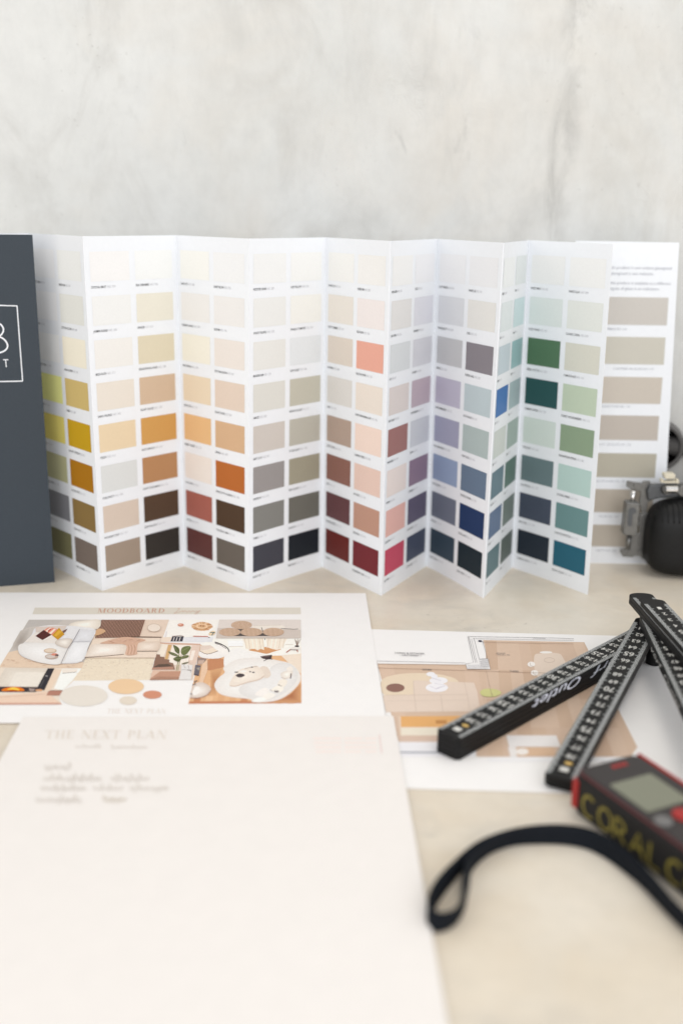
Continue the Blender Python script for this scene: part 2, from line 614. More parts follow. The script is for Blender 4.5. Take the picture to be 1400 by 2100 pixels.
CAPT = [
    [['SOFT LINEN', 'MOAB', 'SANDSTONE', 'LIMES', 'MOSS', 'OLIVE GROVE', 'SLATE', 'FOREST'], ['SPEED RUN', 'COTTON CLOUD', 'ASIAN SUNRISE', 'DEBBY', 'BRAVEST SAFFRON', 'GOLDEN SPICE', 'DARK OLIVE', 'GREY PANTHER']],
    [['CRYSTAL BRUT', 'JASMIN BLEND', 'IBIZA RUSH', 'SAINT-TROPEZ', 'TEDDY', 'VOILE PARTY', 'WOODEN CAVE', 'MACARON'], ['SILK DREAMER', 'GINGER', 'SENSATIONAL SAND', 'VELVET FUDGE', 'RUSTY MOON', 'RUSTY CINNAMON', 'DEEP WALNUT', 'ESPRESSO']],
    [['SAND ICE', 'CREAMY DANCE', 'NEW SPRING', 'GENTLE PIE', 'DESERT SUNSET', 'OLD ROSE', 'LIPSTICK', 'AGED WINE'], ['QUIET BLUSH', 'BLOOM', 'PETIT MACARON', 'SILENT DUNE', 'SIENNA', 'TERRACOTTA GARDEN', 'WOODEN CABIN', 'STONE POWER']],
    [['FROSTED SAND', 'WHITE TRUFFLE', 'MUSHROOM', 'AMAZE', 'GREY CLAY', 'HARBOUR', 'TEMPLE', 'NIGHT SKY'], ['SOFT PILLOW', 'VANILLA COMFORT', 'GOTH GREY', 'BROWN HOUSE', 'STONE LIGHT', 'NEW LICHEN', 'SHADOW', 'MIDNIGHT']],
    [['WHITE ICE', 'DUSTY SUMMER', 'SAVANNE', 'HAZY', 'CAPPUCCINO', 'RUST', 'CRUSHED BERRY', 'CHERRY'], ['FREEDOM', 'RED RUSH', 'ELECTRIC PINK', 'SWEET MARSHMALLOW', 'FLAMING PINKS', 'MY ROSE', 'SKIN PINK', 'CRANBERRY WINE']],
    [['MOULSEN', 'LAST APRIL', 'ICE', 'RED WOOD', 'BROOKSIDE', 'SPRING', 'BLOSSOM', 'HOT PINK'], ['COCO', 'RHAPSODY', 'FEATHER', 'ROUTINEMOOD', 'SILVER', 'LAVENDEL', 'DARK PLUM', 'STORMY BLUE']],
    [['SALTY BREEZE', 'TRANQUILLITY', 'SMOKE', 'LUPINE MEMORIES', 'VIOLA MEADOW', 'SOFT DENIM', 'PEWTER', 'DEEP OCEAN'], ['WHITE LIE', 'SAGE', 'PURPLE CHILL', 'ROYAL BLUE', 'FAIRY LAKE', 'TRUSTED DENIM', 'ROYAL NAVY', 'DARK NIGHT']],
    [['MAZE', 'AIRY', 'RAIN', 'BAY', 'MIST', 'LAGOON', 'INDIGO', 'TEAL'], ['MINT', 'AQUA', 'OCEAN', 'DEW', 'HERBS', 'PINE', 'FERN', 'JUNGLE']],
    [['SWEET MINT', 'FUZZY WIND', 'GREEN CACTUS', 'CLIMBING GREEN', 'WALDORF', 'OLD PETROL', 'DEEP STEEL', 'CARBON BLACK'], ['WHITE CLAY', 'CLASSIC CORAL', 'CAMOUFLAGE', 'FOREST WONDERBERRY', 'MAGNIFIQUE SPRING', 'GOLDEN AMBER', 'ORANGE APPLETON', 'BRAVE OCEAN']]]

fan = empty('colour_fan')
tag(fan, 'long zigzag paint colour card with rows of colour swatches standing on the table', 'colour card')
CARD_T = .0004


def grid(mb, f, us, zs, m, flip=False):
    vs = [f(u, z) for z in zs for u in us]
    n = len(us)
    fs = []
    for j in range(len(zs) - 1):
        for i in range(n - 1):
            q = (j * n + i, j * n + i + 1, (j + 1) * n + i + 1, (j + 1) * n + i)
            fs.append(q[::-1] if flip else q)
    mb.mesh(vs, fs, m)


def closed_sheet(mb, f, n, k, m):
    us = [i / n for i in range(n + 1)]
    zs = [HF * j / k for j in range(k + 1)]
    grid(mb, lambda u, z: f(u, z, 0.0), us, zs, m)
    grid(mb, lambda u, z: f(u, z, -CARD_T), us, zs, m, True)
    for z in (0.0, HF):
        grid(mb, lambda u, t, z=z: f(u, z, -CARD_T * t), us, [0, 1], m, z > 0)
    for u in (0.0, 1.0):
        grid(mb, lambda t, z, u=u: f(u, z, -CARD_T * t), [0, 1], zs, m, u < .5)


# which swatches are the hundred that show largest
PX = [panel_pt(i, 1, .13) for i in range(9)]
sizes = []
for i in range(9):
    A, B = fold_pt(i, .13), fold_pt(i + 1, .13)
    w = abs((B - A).dot(RT))
    for c in (0, 1):
        for r in range(8):
            vis = 1.0
            if i == 0 and c == 0:
                vis = .45
            wt = w * vis * (.5 if r == 0 else 1) - r * 1e-6
            sizes.append((wt, i, c, r))
sizes.sort(reverse=True)
BIG = set((i, c, r) for _, i, c, r in sizes[:100])
rest, rest_tx = MB(), MB()
for i in range(9):
    mb = MB()
    closed_sheet(mb, lambda u, z, o, i=i: panel_pt(i, u, z, o), 10, 8, paper_card)
    pan = mb.build('panel', fan, smooth=False)
    e = (fold_pt(i + 1, .1) - fold_pt(i, .1))
    W = .0803
    for c in (0, 1):
        u0, u1 = ((.0045, .0375), (.0425, .0758))[c]
        for r in range(8):
            zt = .2495 - .03072 * r
            zb = zt - .0205
            rgb = tuple(min(246, v * (1.34 if c == 0 else 1.04)) for v in SW[i][c][r]) if i == 0 else SW[i][c][r]
            f_ = .5 if r == 0 else ((.2 if r < 3 else .1) if sum(rgb) / 3 > 195 else .06)
            rgb = tuple(v + (w_ - v) * f_ for v, w_ in zip(rgb, (243, 244, 245) if sum(rgb) / 3 > 150 else (sum(rgb) / 3,) * 3))
            mk = ink(rgb, .5, .97 + .018 * r)
            target = MB() if (i, c, r) in BIG else rest
            grid(target, lambda s, z, i=i: panel_pt(i, s, z, .00012), [(u0 + (u1 - u0) * k / 4) / W for k in range(5)], [zb, (zb + zt) / 2, zt], mk)
            if target is not rest:
                target.build('colour_swatch', pan)
            fn = lambda x, y, i=i, u=u0, z=zb: panel_pt(i, (u + x) / W, z - .0047 + y, .00014)
            s = CAPT[i][c][r]
            vs, _ = text_shape(s, .008)
            tx = MB() if (i, c, r) in BIG else rest_tx
            nat = (max(v[0] for v in vs) - min(v[0] for v in vs)) * .0016 / CAP * .78
            wid = text_on(tx, s, None, None, None, .0016, text_dark, fn=fn, bold=.008, width=nat)
            no = 'NO. %d' % (50 + (i * 97 + c * 31 + r * 53) * 7 % 900)
            fn2 = lambda x, y, i=i, u=u0 + wid + .0009, z=zb: panel_pt(i, (u + x * .85) / W, z - .0047 + y, .00014)
            text_on(tx, no, None, None, None, .0016, text_grey, fn=fn2)
            if tx is not rest_tx:
                tx.build('caption', pan)
o = rest.build('colour_swatch', fan)
o['kind'] = 'stuff'
o = rest_tx.build('caption', fan)
o['kind'] = 'stuff'

# cover: folded round in front of the left end of the card
CR0, CL0 = Vector((-.2203, .7777, 0)), Vector((-.2970, .7548, 0))
CRt = on_plane(66.8, 479.0, CR0, Vector((.286, -.958, 0)))
covH = .2602
LEAN = (CRt.x - CR0.x) / covH


def cover_pt(u, z, o):
    e = (CR0 - CL0)
    n = Vector((e.y, -e.x, 0)).normalized()
    return CL0 + e * u + Vector((LEAN * z, 0, z)) + n * o


mb = MB()
closed_sheet(mb, cover_pt, 6, 6, slate_m)
# printed inner leaf that joins the cover to the back fold
cover = mb.build('cover', fan)
mb = MB()


def inner_pt(u, z, o):
    A = cover_pt(0, z, -CARD_T * 1.5)
    B = fold_pt(0, z)
    e = B - A
    n = Vector((e.y, -e.x, 0)).normalized()
    return A.lerp(B, u) + n * o


closed_sheet(mb, inner_pt, 6, 4, paper_card)
mb.build('panel', fan)
# cover print
COVN = Vector((CR0.y - CL0.y, -(CR0.x - CL0.x), 0)).normalized()


def on_cover(px, py, o=.00015):
    return on_plane(px, py, CR0, COVN) + COVN * o


mb = MB()
fr_n = [0]


def FR(x, y):
    fr_n[0] += 1
    return on_cover(x, y, .00015 + fr_n[0] * 1e-7)


ribbon2d(mb, [(-150, 622), (36, 627.3)], 2.3, FR, white_ink)
ribbon2d(mb, [(35.6, 627.3), (47, 781.5)], 2.3, FR, white_ink)
ribbon2d(mb, [(47, 781.5), (-140, 785)], 2.3, FR, white_ink)
mb.build('logo_frame', cover)
mb = MB()
for pts in (smooth_open([(-42, 659), (-14, 659), (0, 664), (6.5, 671), (7.5, 679), (3.5, 686), (-3, 690.5)]),
            smooth_open([(-40, 690), (-8, 690), (3, 692), (11.5, 698.5), (16, 707), (15, 714), (9.5, 719.5), (0, 723), (-16, 724), (-40, 724)]),
            [(-42, 658), (-40, 725)]):
    ribbon2d(mb, pts, 3.2, FR, white_ink)
for pts in ([(7, 737.6), (17.8, 737.6)], [(12.2, 737), (13.6, 753)], [(-14, 737.6), (-3, 737.6)], [(-8.6, 737), (-7.4, 753)]):
    ribbon2d(mb, pts, 1.9, FR, white_ink)
mb.build('logo_lettering', cover)

# ------------------------------------------------------------------ the second, closed colour card leaning by the wall
deck = empty('closed_colour_card')
tag(deck, 'closed white colour card with a column of beige bars leaning against the wall', 'colour card')
BL, BR = Vector((.1862, .8440, 0)), Vector((.2668, .8440, 0))
TL = atY(1180, 493.5, .860)
TR_ = TL + (BR - BL) + Vector((0, 0, -.0003))
DN = (BR - BL).cross(TL - BL).normalized()


def deck_pt(u, v, o=0.0):
    return BL.lerp(BR, u).lerp(TL.lerp(TR_, u), v) + DN * o


mb = MB()
for k in range(4):    # the folded leaves behind the front one
    o0 = -.0009 * k
    P = [deck_pt(.003 * k, .001 * k, o0), deck_pt(1 - .002 * k, .001 * k, o0), deck_pt(1 - .003 * k, 1 - .0015 * k, o0), deck_pt(.004 * k, 1 - .0015 * k, o0)]
    mb.prism(P, DN * -.0006, paper_card)
mb.build('leaf_stack', deck)


def on_deck(px, py, o=.00015):
    return on_plane(px, py, BL, DN) + DN * o


bars = [((1369.8, 610.5), (1366, 667.3), (202, 197, 190)), ((1363.5, 692), (1360, 748), (202, 198, 186)), ((1357.5, 774), (1353, 828.5), (202, 193, 181)),
        ((1350.5, 853), (1347, 903.5), (192, 183, 173)), ((1345.5, 930.5), (1341.5, 980), (184, 178, 162)), ((1339, 1004.5), (1336, 1052), (188, 178, 164)), ((1333, 1077.5), (1331, 1122), (189, 180, 167))]
for a_, b_, c in bars:
    mb = MB()
    P, Q = on_deck(*a_), on_deck(*b_)
    ex = (BL - BR).normalized() * .068
    mb.poly([P + ex, Q + ex, Q, P], ink(c, .45))
    mb.build('colour_bar', deck)
mb = MB()
grey2 = mat('grey_print', (160, 162, 170), .6)
EX, EY = (BR - BL).normalized(), (TL - BL).normalized()
for s, py, x1 in (('dit product in een andere glansgraad', 553, 1376), ('glansgraad is een indicatie.', 564.5, 1339), ('this product is available at a different', 584.5, 1374), ('degree of gloss is an indication.', 595.5, 1351)):
    mb = MB()
    text_on(mb, s, on_deck(x1, py), EX, EY, .0022, grey2, align='r')
    mb.build('caption', deck)
for s, py, x1 in (('PEBBLE NO. 216', 677, 1284), ('CASHMERE 100 GLOSS NO. 310', 759, 1339), ('SANDSTONE NO. 118', 836, 1290), ('CLAY 100 GLOSS NO. 130', 914, 1292), ('STONE 100 GLOSS NO. 140', 989, 1280), ('TAUPE NO. 152', 1061, 1266), ('EARTH NO. 160', 1131, 1262)):
    mb = MB()
    text_on(mb, s, on_deck(x1, py), EX, EY, .0016, grey2, align='r')
    mb.build('caption', deck)


# ------------------------------------------------------------------ papers on the table
paper_a = mat('office_paper', (.86, .838, .818), .55, .3, linear=True, noise=.01, nscale=120, bump=.03)
paper_w = mat('letter_paper', (.812, .771, .733), .6, .3, linear=True, noise=.012, nscale=90, bump=.03)


def sheet(name, corner, angle, w, l, z0, m, lift=0.0):
    """corner = top-left, w along the top edge, l towards the viewer; slightly cockled"""
    ex = Vector((math.cos(angle), math.sin(angle), 0))
    ey = Vector((math.sin(angle), -math.cos(angle), 0))
    mb = MB()
    n, k = 24, 18

    def f(u, v, o):
        h = lift * (math.sin(u * 7 + v * 3) * .5 + .5) * max(0, abs(u - .5) * 2 - .55)
        return corner + ex * (w * u) + ey * (l * v) + Vector((0, 0, z0 + o + h))
    us = [i / n for i in range(n + 1)]
    vs = [j / k for j in range(k + 1)]
    grid(mb, lambda u, v: f(u, v, .00025), us, vs, m, True)
    grid(mb, lambda u, v: f(u, v, 0), us, vs, m)
    for v in (0, 1):
        grid(mb, lambda u, t, v=v: f(u, v, .00025 * t), us, [0, 1], m, v < .5)
    for u in (0, 1):
        grid(mb, lambda t, v, u=u: f(u, v, .00025 * t), [0, 1], vs, m, u > .5)
    o = mb.build(name)
    return o


ZP, ZM, ZL = .0003, .0008, .0013
TOPP, TOPM, TOPL = ZP + .00025, ZM + .00025, ZL + .00025
plan = sheet('floor_plan_sheet', Vector((-.0450, .6925, 0)), -.030, .297, .210, ZP, paper_a)
tag(plan, 'printed floor plan of a living and dining room with wood floor, under the ruler', 'floor plan')
mood = sheet('moodboard_sheet', Vector((.0191 - .297 * math.cos(.0388), .7611 - .297 * math.sin(.0388), 0)), .0388, .297, .210, ZM, paper_a)
tag(mood, 'moodboard print with a collage of living room photos lying behind the letter', 'print')
letter = sheet('letter_sheet', Vector((-.1783, .5493, 0)), .0388, .210, .297, ZL, paper_w)
tag(letter, 'large blank cream letter sheet with faint heading and handwriting in the foreground', 'letter')


def soft(pts, c0, c1, n=6, lo=.25, dx=0.0, dy=0.0):
    """nested outlines that run from colour c0 at the rim to c1 inside, as in a photographed soft form"""
    mx, my = sum(p[0] for p in pts) / len(pts), sum(p[1] for p in pts) / len(pts)
    out = []
    for i in range(n):
        t = i / (n - 1)
        k = 1 - (1 - lo) * t
        out.append(([(mx + (x - mx) * k + dx * t, my + (y - my) * k + dy * t) for x, y in pts], tuple(a + (b - a) * t for a, b in zip(c0, c1))))
    return out


def art(name, parent, z, conv, shapes, dz=.000012):
    """a flat print: shapes are (points, colour) or (points, colour, line width); later ones lie on top"""
    mb = MB()
    for k, sh in enumerate(shapes):
        zz = z + dz * k
        fn = lambda x, y, zz=zz: at(*conv(x, y), zz)
        mk = photo_ink(sh[1]) if name == 'photo_print' else ink(sh[1], .5)
        if len(sh) == 3:
            ribbon2d(mb, sh[0], sh[2], fn, mk)
        else:
            mb.poly([fn(x, y) for x, y in sh[0]][::-1], mk)
    return mb.build(name, parent)


cP = lambda x, y: (x, y)
cA = lambda x, y: (x / 5.385, 1230 + y / 5.385)
cB = lambda x, y: (180 + x / 5.385, 1230 + y / 5.385)
cC = lambda x, y: (370 + x / 5.385, 1240 + y / 5.385)
cD = lambda x, y: (730 + x / 3.5, 1270 + y / 3.5)
cE = lambda x, y: (1000 + x / 3.5, 1190 + y / 3.5)
Z1 = TOPM + .00006
LT = lambda a, b, n, i: (a[0] + (b[0] - a[0]) * i / n, a[1] + (b[1] - a[1]) * i / n)

art('header_bar', mood, Z1, cP, [([(72, 1246), (616, 1246), (617, 1259.5), (67, 1259.5)], (222, 215, 202))])
# sofa photo
sh = [([(322, 220), (1120, 220), (905, 755), (-5, 745)], (198, 190, 184)),
      ([(322, 220), (700, 220), (640, 270), (330, 300), (262, 330)], (188, 182, 178)),
      *soft([(230, 340), (330, 320), (300, 480), (215, 560), (130, 560), (150, 480)], (192, 184, 178), (166, 156, 149)),
      ([(95, 580), (230, 550), (400, 660), (930, 690), (905, 755), (-5, 745)], (222, 198, 176))]
for k in range(26):
    x, y = random.uniform(20, 880), random.uniform(640, 740)
    if y > 600 + max(0, 300 - x) * .1:
        sh.append(([(x, y), (x + random.uniform(20, 50), y + random.uniform(-12, 12))], random.choice([(204, 172, 148), (232, 212, 194), (196, 162, 138)]), 5))
sh += [*soft(smooth_closed([(760, 285), (830, 245), (960, 226), (1105, 222), (1085, 320), (880, 330)], 3), (222, 212, 200), (246, 240, 232)),
       (smooth_closed([(395, 310), (560, 280), (760, 285), (900, 300), (1060, 335), (985, 500), (905, 680), (680, 705), (480, 700), (330, 660), (230, 610), (205, 540), (270, 470), (350, 390)], 4), (224, 222, 224)),
       *soft([(880, 322), (1062, 335), (1005, 458), (810, 462)], (214, 213, 217), (224, 224, 229)),
       *soft([(810, 466), (1003, 462), (908, 682), (690, 700)], (226, 225, 227), (236, 235, 238)),
       *soft(smooth_closed([(225, 490), (420, 470), (610, 475), (755, 530), (680, 704), (480, 700), (330, 655), (215, 580)], 4), (226, 222, 220), (237, 235, 235)),
       ([(270, 470), (395, 360), (690, 360), (612, 478)], (226, 218, 212)),
       ([(395, 300), (740, 285), (700, 352), (400, 358)], (212, 198, 190)),
       ([(690, 345), (750, 318), (725, 352), (706, 368)], (120, 90, 82)),
       (smooth_closed([(485, 352), (545, 305), (640, 328), (645, 365), (560, 390)], 3), (222, 142, 122)),
       ([(505, 345), (555, 308), (575, 312), (520, 360)], (240, 220, 206)), ([(535, 375), (600, 320), (622, 324), (560, 386)], (240, 220, 206)),
       ([(528, 345), (560, 318), (572, 322), (540, 352)], (178, 66, 56)),
       ([(578, 392), (655, 308), (714, 380), (640, 442)], (198, 146, 40)), ([(600, 392), (655, 335), (690, 350), (625, 405)], (218, 170, 62)),
       ([(470, 446), (575, 392), (585, 402), (490, 452)], (236, 228, 222)),
       ([(395, 400), (485, 333), (572, 385), (474, 444)], (86, 46, 44)),
       *soft(smooth_closed([(610, 482), (650, 436), (800, 432), (765, 528), (680, 522)], 3), (206, 195, 186), (238, 231, 224), dx=10, dy=-8),
       ([(882, 325), (805, 462), (756, 530), (676, 702)], (142, 138, 144), 5.5), ([(806, 463), (1000, 460)], (186, 184, 190), 4),
       (ell(557, 562, 70, 26), (206, 182, 160)), (ell(557, 560, 56, 18), (222, 204, 186)), (ell(572, 626, 72, 29), (186, 164, 152)), (ell(560, 626, 50, 18), (206, 196, 190)),
       (ell(605, 604, 36, 14), (214, 138, 118)), (ell(630, 612, 20, 10), (98, 82, 84))]
art('photo_print', mood, Z1, cA, sh)
# slat wall and bench photo
sh = [([(155, 220), (900, 220), (752, 640), (-35, 640)], (222, 202, 186)), ([(155, 220), (635, 220), (572, 412), (82, 425)], (96, 68, 58))]
for k in range(30):
    p0, p1 = LT((168, 221), (633, 221), 29, k), LT((96, 424), (571, 411), 29, k)
    sh.append(([p0, p1], (176, 138, 120), 6.5))
sh += [(ell(88, 277, 32, 22), (104, 92, 86)), (smooth_closed([(75, 390), (100, 330), (150, 318), (200, 345), (160, 375), (110, 392)], 3), (206, 166, 130)),
       (ell(733, 309, 76, 46), (196, 174, 156)), (ell(733, 309, 70, 41), (230, 216, 204)), ([(480, 406), (818, 412)], (112, 84, 70), 7),
       ([(-35, 640), (60, 440), (800, 420), (752, 640)], (228, 210, 194)),
       *soft(smooth_closed([(60, 492), (240, 488), (415, 496), (400, 600), (160, 622), (-25, 632), (10, 560)], 4), (222, 208, 196), (243, 235, 228)),
       ([(-30, 636), (160, 624), (400, 602)], (120, 96, 84), 6),
       *soft(smooth_closed([(545, 472), (700, 462), (802, 466), (772, 562), (640, 570), (522, 566)], 3), (216, 196, 180), (234, 220, 208)), ([(515, 568), (770, 567)], (112, 92, 80), 6),
       (smooth_closed([(140, 478), (330, 422), (460, 412), (640, 442), (560, 480), (545, 560), (540, 602), (420, 606), (425, 500), (250, 486)], 4), (208, 170, 148))]
for k in range(7):
    sh.append((smooth_open([(432 + 16 * k, 498), (440 + 17 * k, 540), (424 + 17 * k, 602)], 3), (184, 142, 122) if k % 2 else (222, 190, 170), 5))
for k in range(12):
    x = random.uniform(200, 560)
    sh.append(([(x, random.uniform(430, 478)), (x + random.uniform(30, 80), random.uniform(430, 478))], random.choice([(188, 146, 126), (222, 190, 170)]), 4))
art('photo_print', mood, Z1, cB, sh)
# carpet sample
sh = [([(-60, 645), (742, 630), (687, 886), (-156, 893)], (228, 214, 194))]
for k in range(240):
    y = random.uniform(650, 880)
    t = (y - 640) / 250
    x = random.uniform(-55 - 90 * t, 735 - 52 * t)
    r = random.uniform(4, 12)
    sh.append((ell(x, y, r, r * .45, 6), random.choice([(218, 202, 182), (236, 224, 206), (210, 194, 176), (224, 208, 186)])))
art('photo_print', mood, Z1, cB, sh, dz=.0000004)
# wall decoration photo
sh = [([(902, 220), (1452, 220), (1390, 410), (848, 416)], (240, 235, 230)), ([(848, 416), (868, 350), (884, 340), (870, 416)], (222, 216, 216))]
sh += [(ell(1262, 294, 112, 48, 40), (224, 182, 142))]
for k in range(54):
    t = math.radians(k * 360 / 54)
    sh.append(([(1262 + 66 * math.cos(t), 294 + 28 * math.sin(t)), (1262 + 112 * math.cos(t) * random.uniform(.95, 1.1), 294 + 48 * math.sin(t) * random.uniform(.95, 1.1))], random.choice([(206, 156, 112), (236, 202, 168), (192, 140, 98)]), 5))
sh += [(ell(1260, 292, 68, 28), (234, 200, 164)), (ell(1262, 291, 44, 17), (210, 166, 126)), (ell(1248, 288, 8, 8, 8), (150, 100, 70)), (ell(1276, 290, 8, 8, 8), (150, 100, 70)),
       (ell(1028, 277, 34, 17), (204, 140, 118)), (ell(1020, 273, 18, 8), (226, 178, 158)), (smooth_closed([(1336, 372), (1370, 345), (1410, 350), (1398, 384), (1350, 392)], 3), (226, 202, 170)),
       ([(1350, 360), (1405, 362), (1380, 374), (1372, 392)], (62, 96, 104), 9), ([(1165, 401), (1330, 405)], (198, 112, 96), 7)]
art('photo_print', mood, Z1, cB, sh, dz=.000004)
# shelf strip
sh = [([(818, 414), (1388, 410), (1376, 466), (802, 466)], (222, 221, 225)), ([(818, 414), (930, 412), (912, 464), (802, 466)], (230, 212, 196)), ([(935, 405), (1062, 405), (1046, 460), (915, 460)], (62, 60, 70))]
for x in (958, 990, 1024):
    sh.append(([(x, 414), (x - 14, 456)], (214, 206, 202), 9))
sh += [([(930, 404), (1020, 394), (1064, 405)], (168, 152, 146), 8), (ell(1340, 417, 8, 4, 8), (60, 60, 70))]
art('photo_print', mood, Z1, cB, sh)
# plant photo
sh = [([(800, 476), (1246, 490), (1160, 884), (686, 886)], (220, 200, 186)), ([(800, 470), (1240, 486), (1246, 500), (802, 486)], (206, 166, 146)),
      ([(806, 484), (888, 496), (832, 650), (760, 600)], (234, 222, 208)), ([(890, 496), (930, 498), (880, 672), (850, 660)], (206, 166, 116)),
      ([(938, 498), (1150, 504), (1112, 720), (880, 716)], (238, 228, 218)), ([(1150, 504), (1244, 500), (1200, 705), (1105, 705)], (222, 198, 184)),
      ([(1150, 560), (1190, 560), (1160, 668), (1122, 668)], (238, 226, 216)),
      ([(755, 600), (800, 605), (800, 626), (850, 632), (850, 655), (905, 662), (900, 690), (945, 700), (965, 772), (716, 772)], (138, 106, 90)),
      ([(785, 712), (890, 708), (945, 736), (716, 748)], (92, 76, 66)), ([(716, 748), (945, 738), (950, 772), (712, 772)], (176, 134, 116)),
      ([(716, 780), (1030, 786), (1012, 850), (690, 872)], (216, 184, 164)), ([(692, 870), (800, 790), (1032, 788), (1012, 852), (780, 850)], (188, 144, 122)), ([(690, 874), (780, 848), (1012, 852), (1004, 880), (688, 886)], (168, 128, 108)),
      ([(1036, 712), (1160, 720), (1140, 884), (1006, 880), (1030, 790)], (222, 218, 217)), ([(1040, 770), (1150, 776)], (170, 160, 156), 5), ([(1060, 725), (1080, 755)], (176, 164, 158), 6), ([(1110, 720), (1120, 760)], (176, 164, 158), 6), ([(1100, 775), (1142, 780), (1138, 800)], (120, 108, 104), 7),
      ([(1010, 600), (996, 690), (980, 782)], (150, 144, 104), 9), ([(1035, 610), (1012, 700), (998, 782)], (168, 160, 120), 7)]
leafs = [([(945, 500), (985, 515), (1012, 545), (1008, 596), (970, 572), (955, 535)], (86, 92, 56)), ([(1030, 572), (1045, 528), (1090, 512), (1135, 514), (1134, 545), (1085, 604), (1045, 606)], (106, 114, 70)),
         ([(890, 570), (940, 582), (985, 602), (1004, 624), (955, 616), (915, 600)], (98, 102, 66)), ([(945, 650), (985, 628), (1030, 628), (1036, 645), (1012, 682), (975, 676)], (90, 95, 58)),
         ([(1018, 648), (1055, 618), (1112, 612), (1110, 634), (1060, 648)], (102, 106, 68)), ([(1038, 706), (1070, 692), (1124, 684), (1090, 702), (1056, 712)], (110, 104, 80))]
for pts, c in leafs:
    sh.append((smooth_closed(pts, 3), c))
    sh.append(([pts[0], pts[len(pts) // 2]], tuple(v + 42 for v in c), 4))
art('photo_print', mood, Z1 + .00012, cB, sh)
# large round living room photo
sh = [([(380, 372), (1330, 372), (1336, 1088), (88, 1096), (165, 760), (222, 440)], (222, 176, 134)),
      ([(380, 372), (1330, 372), (1330, 560), (480, 570), (222, 440), (300, 400)], (241, 236, 230))]
for k in range(9):
    x = 140 + k * 130
    sh.append(([(x, 1092), (x + 50, 860), (x + 120, 860), (x + 75, 1092)], random.choice([(206, 152, 110), (230, 188, 148), (196, 134, 96), (216, 166, 124)])))
sh += [([(88, 1096), (1336, 1088), (1334, 1062), (100, 1068)], (190, 124, 90)),
       ([(520, 395), (690, 398), (690, 460), (535, 462)], (244, 242, 240)), ([(535, 462), (692, 460)], (206, 194, 182), 5), ([(1160, 440), (1245, 440)], (206, 194, 182), 5),
       (smooth_closed([(750, 500), (850, 480), (935, 468), (1040, 480), (1112, 492), (1020, 522), (950, 542), (850, 522)], 3), (206, 150, 106)),
       ([(686, 372), (918, 372), (925, 500), (885, 488), (852, 506), (820, 488), (738, 492)], (236, 224, 208)), ([(944, 372), (1182, 372), (1108, 490), (1060, 500), (1000, 486), (960, 470)], (236, 224, 210)), ([(934, 372), (934, 392)], (90, 76, 70), 6)]
for x in (710, 750, 790, 835, 870, 905):
    sh.append(([(x, 374), (x + 18, 486)], random.choice([(222, 206, 188), (245, 238, 228)]), 9))
for x in (965, 1005, 1050, 1095, 1140):
    sh.append(([(x + 10, 374), (x - 8, 480)], random.choice([(222, 206, 188), (245, 238, 228)]), 9))
